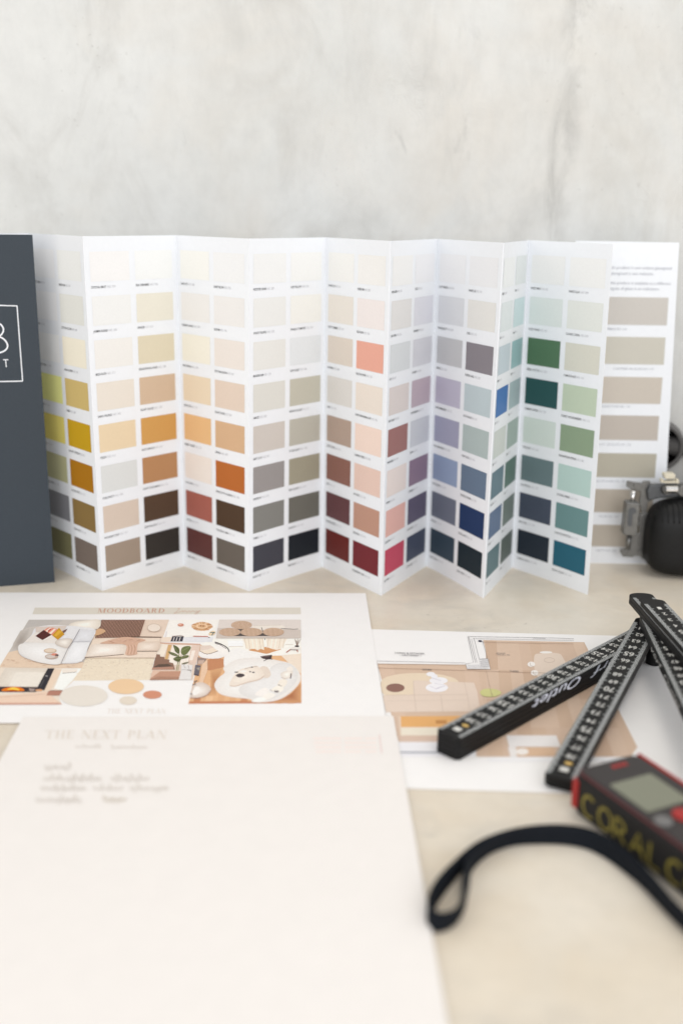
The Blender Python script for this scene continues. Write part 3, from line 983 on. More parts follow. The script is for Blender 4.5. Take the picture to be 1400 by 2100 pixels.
sh += [([(1110, 560), (1330, 540), (1330, 760), (1200, 650)], (232, 216, 200)),
       *soft([(330, 700), (470, 690), (440, 800), (390, 900), (400, 1000), (300, 1010), (330, 900)], (212, 164, 122), (184, 132, 94)),
       *soft([(1250, 960), (1334, 860), (1334, 1080), (1000, 1085), (1100, 1050)], (206, 154, 112), (172, 112, 78)),
       (smooth_closed([(300, 612), (420, 596), (490, 610), (480, 680), (420, 705), (292, 722)], 3), (192, 134, 98)),
       (smooth_closed([(480, 600), (520, 520), (640, 480), (760, 520), (900, 540), (1000, 600), (1060, 640), (900, 700), (560, 740), (490, 700)], 4), (236, 233, 231)),
       *soft(smooth_closed([(480, 690), (640, 600), (900, 590), (1100, 620), (1230, 660), (1318, 760), (1320, 850), (1240, 950), (1120, 1035), (980, 1074), (800, 1078), (770, 1045), (560, 1020), (430, 980), (375, 890), (420, 810), (490, 750)], 5), (229, 223, 219), (236, 233, 231), lo=.6),
       *soft(smooth_closed([(650, 920), (740, 862), (900, 820), (985, 760), (1000, 690), (1110, 640), (1230, 664), (1302, 760), (1250, 890), (1110, 1000), (960, 1052), (800, 1040), (668, 990)], 4), (221, 217, 215), (229, 226, 225), lo=.6),
       (smooth_closed([(880, 690), (960, 690), (1000, 770), (960, 810), (900, 790)], 3), (222, 208, 196)),
       *soft(smooth_closed([(540, 880), (600, 770), (650, 720), (760, 690), (855, 680), (925, 770), (900, 820), (760, 850), (610, 898)], 4), (230, 217, 205), (238, 228, 218)),
       (smooth_open([(545, 892), (610, 900), (740, 858), (860, 830), (928, 784)], 4), (206, 184, 170), 10),
       ([(640, 735), (700, 722), (745, 735), (690, 752)], (238, 234, 230)),
       (smooth_closed([(612, 780), (650, 760), (700, 768), (706, 788), (660, 804), (625, 796)], 3), (72, 62, 66)), (ell(618, 745, 22, 7), (110, 100, 100)), (ell(770, 741, 12, 7), (110, 102, 104)), (ell(806, 748, 15, 7), (96, 88, 92)), (ell(790, 690, 14, 6), (92, 88, 92)), ([(710, 708), (790, 690), (850, 680)], (150, 136, 128), 4),
       *soft(smooth_closed([(1104, 770), (1150, 735), (1236, 730), (1222, 800), (1150, 820)], 3), (222, 212, 202), (244, 238, 231)), (smooth_closed([(1170, 705), (1220, 680), (1245, 720), (1190, 735)], 3), (234, 226, 218)), ([(1222, 760), (1216, 816)], (96, 82, 88), 12), ([(1110, 800), (1150, 822), (1172, 816)], (196, 180, 170), 6),
       (smooth_closed([(1070, 890), (1110, 822), (1182, 840), (1150, 905), (1100, 915)], 3), (236, 227, 216)), ([(1078, 884), (1120, 902)], (120, 104, 100), 9), (smooth_closed([(1000, 945), (1080, 892), (1142, 926), (1090, 970)], 3), (240, 232, 222)), ([(1030, 948), (1090, 950), (1075, 972), (1040, 966)], (122, 114, 114)), ([(990, 940), (1020, 955)], (170, 150, 140), 6),
       (smooth_closed([(820, 985), (930, 915), (985, 960), (900, 1018)], 3), (238, 232, 228)), (smooth_closed([(900, 1020), (985, 970), (1050, 1000), (960, 1050)], 3), (240, 233, 226)), (smooth_closed([(800, 1055), (880, 1020), (950, 1050), (850, 1080)], 3), (244, 240, 236)),
       ([(878, 572), (940, 562), (1012, 554), (1004, 595), (960, 606), (906, 594)], (72, 58, 60)), ([(960, 600), (920, 622)], (72, 58, 60), 6), ([(965, 600), (1018, 602)], (72, 58, 60), 6), ([(900, 576), (985, 568)], (120, 96, 92), 7),
       (ell(1270, 486, 58, 20), (228, 222, 216)), (ell(1286, 458, 24, 10), (56, 44, 48)), ([(1215, 494), (1168, 528)], (168, 88, 60), 9), ([(1285, 500), (1296, 524)], (168, 88, 60), 9), ([(1216, 498), (1300, 500)], (96, 66, 70), 7)]
for k in range(7):
    sh.append(([(1286, 456), (1262 + k * 11, 376 + (k % 3) * 12)], (140, 116, 104), 3.5))
sh += [(smooth_closed([(205, 560), (260, 590), (420, 594), (530, 546), (490, 500), (380, 470), (290, 470), (215, 510)], 3), (236, 231, 228)),
       (smooth_closed([(216, 512), (300, 500), (375, 476), (420, 505), (300, 546)], 3), (232, 217, 200)), (smooth_open([(216, 512), (298, 546), (418, 510)], 3), (120, 92, 76), 6), ([(222, 452), (330, 448), (372, 474), (296, 498), (216, 508)], (222, 204, 192)),
       (smooth_closed([(372, 470), (420, 440), (500, 470), (530, 545), (470, 530), (400, 500)], 3), (240, 234, 230)), (smooth_open([(382, 412), (450, 436), (520, 478), (540, 520)], 4), (66, 58, 62), 9), (smooth_open([(382, 424), (440, 446), (505, 486)], 4), (120, 110, 112), 6),
       ([(190, 578), (290, 600), (255, 660), (185, 658)], (150, 130, 122)), ([(200, 616), (265, 612), (250, 660), (190, 656)], (196, 170, 156)),
       ([(165, 664), (228, 670), (205, 775), (150, 768)], (104, 98, 106)), ([(175, 700), (220, 690), (205, 730)], (160, 150, 140)), ([(150, 770), (205, 782)], (70, 64, 76), 10),
       ([(240, 660), (300, 600), (300, 720), (250, 860), (205, 870)], (226, 192, 164)),
       *soft(smooth_closed([(116, 985), (150, 880), (230, 855), (310, 890), (338, 940), (290, 1000), (200, 1030), (110, 1032)], 4), (210, 194, 184), (234, 226, 220)), (smooth_closed([(130, 975), (165, 905), (215, 915), (210, 970), (160, 1000)], 3), (238, 233, 229)), (smooth_open([(112, 1030), (200, 1030), (290, 1000), (335, 950)], 4), (170, 130, 112), 8),
       ([(134, 885), (170, 880), (155, 850), (186, 838)], (72, 66, 80), 10), ([(112, 980), (130, 990)], (72, 66, 80), 12)]
art('photo_print', mood, Z1 - .00004, cC, sh, dz=.000002)
# woven cushions photo
sh = [([(430, 165), (1328, 165), (1330, 370), (394, 370)], (218, 208, 202)), ([(412, 258), (910, 258), (1330, 278), (1330, 370), (394, 370)], (202, 190, 182)),
      (smooth_closed([(800, 232), (960, 222), (1125, 226), (1140, 270), (905, 300), (820, 280)], 3), (228, 219, 210)), ([(1110, 262), (1250, 271), (1300, 268)], (92, 78, 72), 6), ([(806, 232), (1110, 224)], (196, 182, 172), 4), ([(895, 252), (912, 300)], (88, 76, 72), 8),
      ([(470, 330), (600, 348), (1000, 346), (1100, 330), (900, 310), (660, 258)], (84, 76, 73))]
for cx, cy, rx, ry in ((675, 225, 116, 46), (545, 303, 118, 46), (785, 303, 121, 46), (1028, 302, 117, 46)):
    sh.append((ell(cx, cy, rx, ry), (176, 142, 118)))
    for k in range(17):
        x = cx - rx + (k + .5) * 2 * rx / 17
        hh = ry * math.sqrt(max(0, 1 - ((x - cx) / rx) ** 2)) * .97
        sh.append(([(x + 2, cy - hh), (x - 3, cy + hh)], (216, 190, 168), 6))
art('photo_print', mood, Z1 + .00025, cC, sh, dz=.000003)
# fireplace photo
sh = [([(-5, 745), (905, 755), (846, 798), (820, 890), (700, 1000), (655, 1080), (680, 1152), (-300, 1158), (-190, 950)], (228, 214, 200)),
      *soft([(60, 755), (542, 757), (420, 955), (-60, 955)], (216, 205, 193), (230, 222, 212)), ([(180, 800), (500, 800), (420, 955), (100, 955)], (230, 222, 212)), ([(605, 757), (690, 775), (560, 1000), (485, 1010)], (228, 206, 186)),
      ([(690, 760), (905, 757), (812, 880), (700, 1000), (600, 982)], (243, 239, 236)), ([(690, 812), (846, 798)], (150, 142, 138), 6), ([(690, 762), (860, 765), (850, 795), (690, 808)], (234, 224, 214)),
      ([(-60, 958), (420, 964), (472, 1000), (380, 1018), (-100, 1018)], (62, 54, 58)), (smooth_closed([(20, 1005), (60, 975), (150, 962), (230, 970), (275, 1004), (150, 1012)], 3), (224, 118, 30)), (smooth_closed([(80, 996), (140, 968), (200, 980), (215, 1000), (140, 990)], 3), (255, 206, 80)), (ell(140, 1008, 60, 8), (150, 52, 22)),
      ([(320, 975), (390, 985), (375, 1012), (330, 1010)], (164, 146, 140)), ([(395, 990), (475, 985), (465, 1008), (400, 1010)], (214, 160, 120)),
      ([(532, 757), (604, 757), (492, 1000), (412, 975)], (50, 48, 54)), ([(505, 842), (530, 842)], (150, 146, 146), 14), ([(490, 880), (450, 960)], (92, 88, 90), 8),
      ([(-280, 1085), (300, 1030), (520, 1012), (680, 1152), (-300, 1158)], (228, 200, 180)), ([(-280, 1090), (250, 1060), (500, 1040)], (206, 176, 158), 6), ([(-300, 1140), (676, 1136), (682, 1154), (-305, 1158)], (206, 160, 142)), ([(540, 1005), (696, 1003), (660, 1055), (515, 1057)], (174, 124, 108)), ([(560, 1003), (696, 1001)], (120, 80, 70), 5)]
art('photo_print', mood, Z1 - .00002, cA, sh)
for cx, cy, rx, ry, c, cv in ((925, 1060, 265, 115, (231, 223, 212), cA), (425, 957, 196, 83, (236, 202, 162), cB), (715, 1047, 103, 45, (210, 144, 116), cB), (448, 1112, 96, 47, (227, 215, 199), cB)):
    art('colour_dot', mood, Z1 + .0002, cv, [(ell(cx, cy, rx, ry, 40), c)])
mb = MB()
serif_on(mb, 'MOODBOARD', lambda u, v: at(200 + 139 * u + 2.2 * v, 1256.5 - 8.6 * v, Z1 + .0001), mat('copper_print', (196, 146, 122), .5))
mb.build('heading', mood)
mb = MB()
script_m = mat('copper_print', (206, 176, 158), .5)
pts = smooth_open([(364, 1249), (369, 1247.5), (364, 1253), (357, 1257.5), (362, 1257), (372, 1254), (375, 1252.5), (375, 1255), (380, 1252.5), (384, 1255.5), (389, 1252.5), (391, 1255.5), (396, 1252.3), (399, 1255), (404, 1252.5), (405, 1255), (410, 1252.2), (403, 1259), (400, 1258), (412, 1252.5)], 5)
ribbon2d(mb, pts, .9, lambda x, y: at(x, y, Z1 + .0001), script_m, Vector((0, 0, 6e-7)))
mb.build('script_lettering', mood)
mb = MB()
serif_on(mb, 'THE NEXT PLAN', lambda u, v: at(219 + 122 * u + 2 * v, 1463 - 9.5 * v, Z1), mat('pale_print', (222, 210, 200), .5))
mb.build('footer', mood)

# letter print
ZLT = TOPL + .00006
mb = MB()
serif_on(mb, 'THE NEXT PLAN', lambda u, v: at(92 + 252 * u + 3 * v, 1515 - 17 * v, ZLT), mat('pale_print', (218, 208, 196), .5))
mb.build('heading', letter)
mb = MB()


def scribble(mb, x0, x1, y, h, w, m, seed):
    rnd = random.Random(seed)
    pts, x = [], x0
    while x < x1:
        pts += [(x, y), (x + rnd.uniform(1.5, 3.5), y - h * rnd.choice([.45, .5, .6, 1.0])), (x + rnd.uniform(3, 5), y - h * .1), (x + rnd.uniform(4, 6.5), y + h * rnd.choice([0, 0, 0, .35]))]
        x += rnd.uniform(6, 9)
    ribbon2d(mb, smooth_open(pts, 4), w, lambda a_, b_: at(a_, b_, ZLT), m, Vector((0, 0, 6e-7)))


hand_m = mat('pencil_line', (206, 198, 189), .6)
for x0, x1, y, h, s in ((92, 146, 1576, 13, 1), (90, 206, 1600, 14, 2), (228, 308, 1600, 13, 3), (84, 174, 1620, 13, 4), (192, 250, 1620, 13, 5), (266, 346, 1620, 13, 6), (74, 162, 1644, 15, 7)):
    mb = MB()
    scribble(mb, x0, x1, y, h, 1.9, hand_m, s)
    mb.build('handwriting', letter)
mb = MB()
scribble(mb, 212, 256, 1642, 11, 1.5, mat('pencil_line', (186, 172, 150), .6), 8)
mb.build('handwriting', letter)
mb = MB()
scribble(mb, 155, 205, 1533, 7, 1.0, mat('pencil_line', (200, 190, 178), .6), 9)
scribble(mb, 228, 300, 1534, 7, 1.0, mat('pencil_line', (200, 190, 178), .6), 10)
mb.build('script_lettering', letter)
mb = MB()
pk = mat('pale_print', (240, 222, 214), .5)
for y in (1513, 1522, 1531, 1540):
    for xa, xb in ((642 + (y - 1513) * .2, 700), (706, 740 + (y % 7) * 3), (748, 772)):
        mb = MB()
        mb.poly([at(xa, y, ZLT), at(xb, y, ZLT), at(xb, y + 2.6, ZLT), at(xa, y + 2.6, ZLT)][::-1], pk)
        mb.build('address_line', letter)
mb = MB()
mb.poly([at(776, 1506, ZLT), at(779, 1506, ZLT), at(784, 1545, ZLT), at(781, 1545, ZLT)][::-1], mat('pale_print', (226, 206, 200), .5))
mb.build('margin_line', letter)

# floor plan print
ZPT = TOPP + .00003
WD = (214, 187, 164)
sh = [([(773.5, 1361), (955, 1363), (957, 1372), (1005, 1372), (990, 1312.5), (1197, 1317), (1306, 1532), (1292, 1552), (974, 1552), (970, 1521), (817, 1521)], WD)]
for k in range(9):
    p0, p1, q0, q1 = LT((995, 1314), (1195, 1318), 9, k), LT((995, 1314), (1195, 1318), 9, k + 1), LT((1000, 1551), (1290, 1551), 9, k), LT((1000, 1551), (1290, 1551), 9, k + 1)
    for j in range(4):
        ja, jb = j / 4, (j + 1) / 4
        c = random.choice([(210, 182, 158), (216, 190, 168), (206, 177, 153), (213, 186, 164), (220, 194, 172)])
        sh.append(([LT(p0, q0, 1, ja), LT(p1, q1, 1, ja), LT(p1, q1, 1, jb), LT(p0, q0, 1, jb)], c))
for k in range(7):
    sh.append(([LT((776, 1363), (980, 1376), 7, k), LT((776, 1363), (980, 1376), 7, k + 1), LT((812, 1500), (1000, 1500), 7, k + 1), LT((812, 1500), (1000, 1500), 7, k)], random.choice([(210, 182, 158), (217, 190, 168), (213, 186, 163)])))
sh += [([(817, 1469), (975, 1469), (975, 1552), (870, 1552), (820, 1530)], (226, 204, 184)), ([(821, 1469), (960, 1468), (962, 1491), (822, 1491)], (228, 174, 112)), ([(893, 1477), (915, 1477), (915, 1484), (893, 1484)], (196, 140, 84)), ([(822, 1492), (970, 1491), (970, 1508), (822, 1508)], (234, 224, 206)), ([(817, 1508), (972, 1508), (972, 1521), (818, 1521)], (216, 190, 172)),
       ([(816, 1521.5), (976, 1521.5), (976, 1552), (818, 1552)], (238, 236, 238)), ([(820, 1543), (960, 1543)], (150, 152, 162), 3.2)]
art('floor_print', plan, ZPT, cP, sh, dz=.000002)
sh = [(smooth_closed([(182, 440), (280, 398), (430, 386), (600, 396), (728, 440), (705, 530), (420, 548), (205, 545)], 4), (230, 211, 186)), (ell(281, 492, 66, 31), (142, 106, 94)),
      ([(408, 445), (425, 438), (845, 455), (868, 520), (884, 620), (820, 662), (215, 667), (190, 545), (410, 540)], (227, 208, 192)), ([(410, 440), (418, 560), (430, 665)], (204, 184, 168), 3.5), ([(606, 540), (622, 664)], (204, 184, 168), 3.5), ([(212, 545), (800, 540)], (208, 188, 172), 3), ([(775, 452), (800, 560), (816, 660)], (208, 188, 172), 3), ([(220, 585), (800, 580)], (214, 196, 180), 2.5),
      (ell(590, 440, 66, 25), (240, 237, 239)), (ell(535, 394, 32, 16), (240, 237, 239)), (ell(560, 410, 24, 16), (238, 235, 238)), (ell(578, 490, 80, 33), (241, 238, 240)), ([(530, 480), (575, 500), (640, 476)], (206, 200, 208), 3.5), ([(540, 420), (610, 440), (560, 460), (630, 470), (570, 500)], (206, 200, 208), 4), (smooth_closed([(888, 520), (930, 498), (1010, 505), (1040, 530), (990, 556), (910, 550)], 3), (208, 206, 142)), ([(960, 505), (982, 555)], (170, 164, 120), 3)]
art('lounge_print', plan, ZPT + .00014, cD, sh)
sh = [(smooth_closed([(330, 550), (380, 525), (500, 524), (540, 560), (600, 690), (540, 720), (360, 700)], 4), (226, 208, 192)), (smooth_open(ell(440, 573, 38, 17) + [(478, 573)], 1), (196, 176, 160), 2.6), (ell(415, 517, 46, 8), (240, 234, 228)), (ell(310, 603, 27, 19), (242, 236, 230)), (ell(333, 664, 27, 20), (242, 236, 230)), ([(300, 590), (305, 612), (325, 618)], (190, 174, 162), 3), ([(322, 652), (326, 672), (344, 678)], (190, 174, 162), 3)]
art('dining_print', plan, ZPT + .00014, cE, sh)
sh = [([(130, 1113), (490, 1113), (520, 1195), (152, 1195)], (234, 229, 226)), ([(142, 1196), (200, 1196), (208, 1266), (160, 1266)], (236, 230, 226)), ([(205, 1200), (470, 1198), (490, 1262), (210, 1266)], (216, 182, 152)), (ell(245, 1230, 46, 24), (240, 233, 226)), ([(0, 1268), (1010, 1268), (1080, 1300), (0, 1300)], (240, 238, 238))]
art('kitchen_print', plan, ZPT + .00014, cE, sh)
LN = (120, 116, 116)
sh = [([(790, 330), (888, 320), (884, 284), (944, 280), (962, 358), (795, 357)], (234, 231, 230)), ([(800, 122), (840, 310), (780, 322), (788, 332), (795, 357), (962, 358), (905, 150)], LN, 2.2), ([(808, 126), (855, 310)], LN, 2), ([(826, 140), (866, 312)], (160, 156, 156), 2), ([(845, 138), (882, 284), (944, 282)], LN, 2.2), ([(800, 123), (1400, 133), (1560, 139)], LN, 1.8), ([(835, 138), (1560, 151)], (150, 146, 146), 1.8), ([(905, 163), (1560, 176)], (176, 150, 132), 1.8),
      ([(150, 298), (780, 312)], (178, 174, 174), 2.4), ([(150, 318), (780, 326)], (190, 180, 174), 2.4), ([(152, 348), (960, 372), (1500, 390)], (166, 136, 118), 1.8), ([(930, 360), (975, 560)], (176, 150, 132), 1.8), ([(150, 298), (215, 690)], (198, 188, 182), 2.0), ([(874, 150), (898, 150), (902, 160), (878, 160)], (40, 40, 62))]
for k in range(17):
    x = 798 + k * 9
    top = 326 if x < 884 else 286
    sh.append(([(x, 355), (x + 14 * (355 - top) / 70, top)], (150, 148, 150), 1.6))
for k in range(5):
    sh.append(([(882 + k * 2, 290 + k * 13), (942 + k * 4, 284 + k * 13)], (150, 148, 150), 1.4))
art('line_print', plan, ZPT + .0004, cD, sh, dz=.000003)
mb = MB()
PX_, PY_ = Vector((1, -.03, 0)).normalized(), Vector((.03, 1, 0)).normalized()
pt = mat('dark_print', (104, 100, 102), .6)
zt = ZPT + .0005
for s, px, py, h, wd in (('LIVING & EETHOEK', 840, 1341, .0026, .0198), ('- ONTWERP 1', 841, 1345.5, .0026, .0138), ('3740', 875, 1374.5, .0024, .0056), ('7400', 1054, 1378, .0024, .0054), ('EETHOEK', 1027, 1340.5, .0016, .006), ('Tafel 220 x 100', 1031, 1343.5, .0016, .0085), ('OPENSLAANDE DEUR', 1105, 1309.5, .0014, .0085)):
    mb = MB()
    text_on(mb, s, at(px, py, zt), PX_, PY_, h, pt, align='c', width=wd)
    mb.build('caption', plan)

# ------------------------------------------------------------------ folding ruler
ruler = empty('folding_ruler')
tag(ruler, 'black folding ruler with white numerals opened like a fan on the floor plan', 'ruler')
black_m = mat('ruler_black', (.009, .0085, .0085), .5, .18, linear=True, noise=.2, nscale=900)
tick_m = mat('ruler_tick', (.50, .51, .50), .5, linear=True)
num_m = mat('ruler_numeral', (.62, .61, .57), .5, linear=True)
yel_m = mat('ruler_numeral', (.60, .40, .12), .5, linear=True)
side_m = mat('ruler_lettering', (.72, .76, .86), .5, linear=True)
side2_m = mat('ruler_lettering', (.40, .40, .38), .5, linear=True)
STT, STW = .0032, .016


def stick(A, B, start, numbers=True, side_text=None, st_par=None, sm=None, flip=False, num0=0, end_print=True, first_off=.0):
    """A pivot end, B outer end of the centre line on the underside; numerals grow towards B"""
    A, B = Vector(A), Vector(B)
    ex = (B - A).normalized()
    L = (B - A).length
    ey = Vector((0, 0, 1)).cross(ex).normalized()
    ez = ex.cross(ey).normalized()
    mb = MB()
    r = STW / 2
    out = []
    for k in range(13):
        t = math.radians(90 + 180 * k / 12)
        out.append((r * .55 * math.cos(t), r * math.sin(t)))
    out += [(L - .002, -r), (L, -r + .002), (L, r - .002), (L - .002, r)]
    fn = lambda x, y, z: A + ex * x + ey * y + ez * z
    mb.prism([fn(x, y, .00005) for x, y in out], ez * (STT - .0001), black_m)
    st = mb.build('ruler_stick', ruler, bevel=.0004, segs=2)
    if numbers:
        mb = MB()
        zt = STT + .00008
        n = int((L - .006) * 1000)
        for k in range(2, n):
            x = .004 + k * .001
            ln = .0042 if k % 10 == 0 else (.0034 if k % 5 == 0 else .0027)
            for s in (1, -1):
                y0, y1 = s * (r - .0003), s * (r - ln)
                q = [fn(x - .00027, y0, zt), fn(x + .00027, y0, zt), fn(x + .00027, y1, zt), fn(x - .00027, y1, zt)]
                mb.poly(q if s < 0 else q[::-1], tick_m)
        mb.build('scale_marks', st)
        mb = MB()
        for k in range(1, int((L - .012) * 100) + 1):
            v = start + k
            x = .004 + k * .01 - first_off
            if x > L - .02:
                break
            big = v % 5 == 0
            # numerals are read from the outer end
            text_on(mb, str(v), fn(x - (.0027 if big else .0021), 0, zt), ey * -1 if not flip else ey, ex if not flip else ex * -1, .0054 if big else .0042, num_m, align='c', bold=.012, width=(.0024 if big else .00205) * 1.25 * len(str(v)))
        if end_print:
            for x0, w in ((L - .011, .004),):
                mb.poly([fn(x0, -.0022, zt), fn(x0 + .0042, -.0022, zt), fn(x0 + .0042, .0024, zt), fn(x0, .0024, zt)], num_m)
            mb.poly([fn(L - .0152 + .0016 * math.cos(t * .5236), .0005 + .0022 * math.sin(t * .5236), zt) for t in range(12)], yel_m)
        mb.build('numerals', st)
    if side_text:
        sgn = -1 if st_par[0] == 'r' else 1
        k = -1 if st_par[2] else 1
        for word, x0, wd in side_text:
            mb = MB()
            text_on(mb, word, fn(x0, sgn * (r + .0002), st_par[1]), ex, ez * k, st_par[3], sm, bold=.004, shear=.35, width=wd)
            mb.build('side_lettering', st)
    return st


def arm(pxA, zA, pxB, zB, side, n, start, ext=0.0, **kw):
    """arm of n stacked sticks; pxA, pxB: photo points on one top edge at top heights zA, zB"""
    A, B = at(*pxA, zA), at(*pxB, zB)
    ex = (B - A).normalized()
    ey = Vector((0, 0, 1)).cross(ex).normalized()
    A = A - ex * ext + ey * (side * STW / 2)
    L = kw.pop('length', .204)
    if kw.pop('fix_outer', False):
        B = B + ey * (side * STW / 2)
        A = B - ex * L
    else:
        B = A + ex * L
    ez = ex.cross(ey).normalized()
    for k in range(n):
        d = ez * (-(k + 1) * STT)
        top = k == 0
        sk = dict(kw) if top else {}
        stick(A + d, B + d, start, numbers=top, **sk)
    return A, B, ex, ey, ez


# lowest arm, three sticks, lying on the plan; lettering on the side that faces the viewer
Z0 = TOPP + .0003
A1 = arm((1262, 1305), Z0 + 4 * STT, (892, 1496), Z0 + 4 * STT, 1, 4, 120, fix_outer=True, length=.206, first_off=.0, side_text=(('verf', .036, .041), ('Outlet', .088, .051)), st_par=('l', .0026, True, .0056), sm=side_m)
# second arm, two sticks, its outer end dips onto the table
A2 = arm((1292, 1285), Z0 + 6 * STT, (1114, 1588), Z0 + 2.2 * STT, 1, 2, 60, fix_outer=True, length=.206)
# third arm, two sticks
A3 = arm((1313, 1268), Z0 + 8 * STT, (1400, 1452), Z0 + 8 * STT + .001, 1, 2, 40, ext=.004, length=.206, side_text=(('verf', .045, .034), ('Outlet', .086, .045)), st_par=('r', -.0024, False, .0042), sm=side2_m)
# top arm: the first stick and the one below it, which reaches further out past the hinge
A4 = arm((1315, 1235), Z0 + 11 * STT, (1400, 1330), Z0 + 11 * STT, 1, 1, 0, ext=.002, length=.206, first_off=.001)
A5 = arm((1290, 1220), Z0 + 10 * STT - .0002, (1386, 1330), Z0 + 10 * STT - .0002, 1, 2, 38, ext=.0, length=.206, first_off=.002)
mb = MB()
hp = (A4[0] + A3[0]) / 2 + A4[2] * .012
mb.tube([Vector((hp.x - .002, hp.y - .006, Z0)), Vector((hp.x - .002, hp.y - .006, Z0 + 9 * STT))], .0052, black_m, 20)
mb.build('hinge_pin', ruler)

# ------------------------------------------------------------------ laser distance meter with wrist strap
laser = empty('laser_distance_meter')
tag(laser, 'black and red laser distance meter with wrist strap in the front right corner', 'distance meter')
body_m = mat('rubber_black', (.013, .012, .012), .6, .25, linear=True, noise=.25, nscale=700, bump=.15)
face_m = mat('face_grey', (.040, .035, .034), .5, .25, linear=True)
red_m = mat('red_plastic', (.34, .022, .02), .45, .3, linear=True)
dred_m = mat('dark_red_plastic', (.085, .018, .02), .45, .4, linear=True)
scr_m = mat('screen_glass', (.20, .205, .15), .35, .3, linear=True)
O = Vector((.1138, .4618, 0))
LX = Vector((.446, -.895, 0)).normalized()       # along the body, away from the ruler
LY = Vector((.895, .446, 0)).normalized()        # across, away from the viewer
LZ = Vector((0, 0, 1))
LL, LW, LH = .118, .0385, .0232
lp = lambda x, y, z: O + LX * x + LY * y + LZ * z


def rrect(w, l, r, n=5):
    out = []
    for cx, cy, a0 in ((l - r, w - r, 0), (r, w - r, 90), (r, r, 180), (l - r, r, 270)):
        for k in range(n + 1):
            t = math.radians(a0 + 90 * k / n)
            out.append((cx + r * math.cos(t), cy + r * math.sin(t)))
    return out


mb = MB()
mb.prism([lp(x, y, .0004) for x, y in rrect(LW, LL, .005)], LZ * (LH - .0014), body_m)
mb.build('body', laser, bevel=.0034, segs=4)
mb = MB()
mb.prism([lp(x + .0006, y + .0006, LH - .0016) for x, y in rrect(LW - .0012, LL - .0012, .0046)], LZ * .0012, dred_m)
mb.build('bezel', laser, bevel=.0004)
mb = MB()
mb.prism([lp(x + .0016, y + .0016, LH - .0010) for x, y in rrect(LW - .0032, LL - .0032, .004)], LZ * .0012, face_m)
face = mb.build('face_plate', laser, bevel=.0003)
mb = MB()
mb.prism([lp(.002, LW - .0013, LH - .0012), lp(LL - .002, LW - .0013, LH - .0012), lp(LL - .002, LW + .0004, LH - .0012), lp(.002, LW + .0004, LH - .0012)], LZ * .0018, red_m)
mb.build('edge_trim', laser, bevel=.0003)
mb = MB()
mb.prism([lp(.0195 + x, .0052 + y, LH + .0001) for x, y in rrect(.0250, .0262, .0015)], LZ * .0003, scr_m)
mb.build('screen', face)
mb = MB()
for k, (dx, hh) in enumerate(((0, .0030), (.0, .0030), (.0, .0030), (.0, .0030))):
    y0 = LW - .0215 + k * .0024
    q = [lp(.0088, y0, LH + .0004), lp(.0088, y0 + .0018, LH + .0004), lp(.0056, y0 + .0024, LH + .0004), lp(.0056, y0 + .0006, LH + .0004)]
    mb.poly(q, red_m)
mb.build('maker_mark', face)
mb = MB()
for cx, cy, r, m_ in ((.0545, .0180, .0052, red_m), (.0545, .0062, .0042, mat('key_grey', (.16, .155, .15), .5, linear=True)), (.0545, .0300, .0040, mat('key_grey', (.16, .155, .15), .5, linear=True))):
    b_ = MB()
    b_.prism([lp(cx + r * math.cos(t * math.pi / 12), cy + r * math.sin(t * math.pi / 12), LH + .0001) for t in range(24)], LZ * .0012, m_)
    b_.build('button', face, bevel=.0004)
mb = MB()
mb.prism([lp(-.0009, .0026, .0040), lp(.0008, -.0009, .0040), lp(.0046, -.0009, .0040), lp(.0046, .0026, .0040)], LZ * .0142, red_m)
mb.build('corner_lens', laser, bevel=.0003)
mb = MB()
gold = mat('paint_pen', (.22, .18, .035), .5, linear=True)


stroke_n = [0]


def stroke3(mb, pts, w):
    stroke_n[0] += 1
    off = -.0004 - stroke_n[0] * 4e-6
    ribbon2d(mb, pts, w, lambda x, y: lp(x, off, y), gold)


x = .0085
# hand-lettered capitals on the near side
arc = lambda cx, cy, rx, ry, a0, a1: [(cx + rx * math.cos(math.radians(a0 + (a1 - a0) * k / 14)), cy + ry * math.sin(math.radians(a0 + (a1 - a0) * k / 14))) for k in range(15)]
bz, tz = .0045, .0150
mz, hz = (bz + tz) / 2, (tz - bz) / 2
x = .0088
for ch in 'CORALCO':
    w_ = .0016
    if ch == 'C':
        stroke3(mb, arc(x + .0046, mz, .0046, hz, 50, 305), w_)
        x += .0115
    elif ch == 'O':
        stroke3(mb, arc(x + .0046, mz, .0046, hz, 0, 360), w_)
        x += .0115
    elif ch == 'R':
        stroke3(mb, [(x, bz), (x, tz)], w_)
        stroke3(mb, arc(x + .001, tz - .003, .0056, .003, 90, -90), w_)
        stroke3(mb, [(x + .0015, mz), (x + .0076, bz)], w_)
        x += .0115
    elif ch == 'A':
        stroke3(mb, [(x - .0005, bz), (x + .0040, tz), (x + .0082, bz)], w_)
        stroke3(mb, [(x + .0014, bz + .0036), (x + .0064, bz + .0036)], w_)
        x += .0115
    elif ch == 'L':
        stroke3(mb, [(x, tz), (x, bz), (x + .0070, bz)], w_)
        x += .0115
mb.build('hand_lettering', laser)
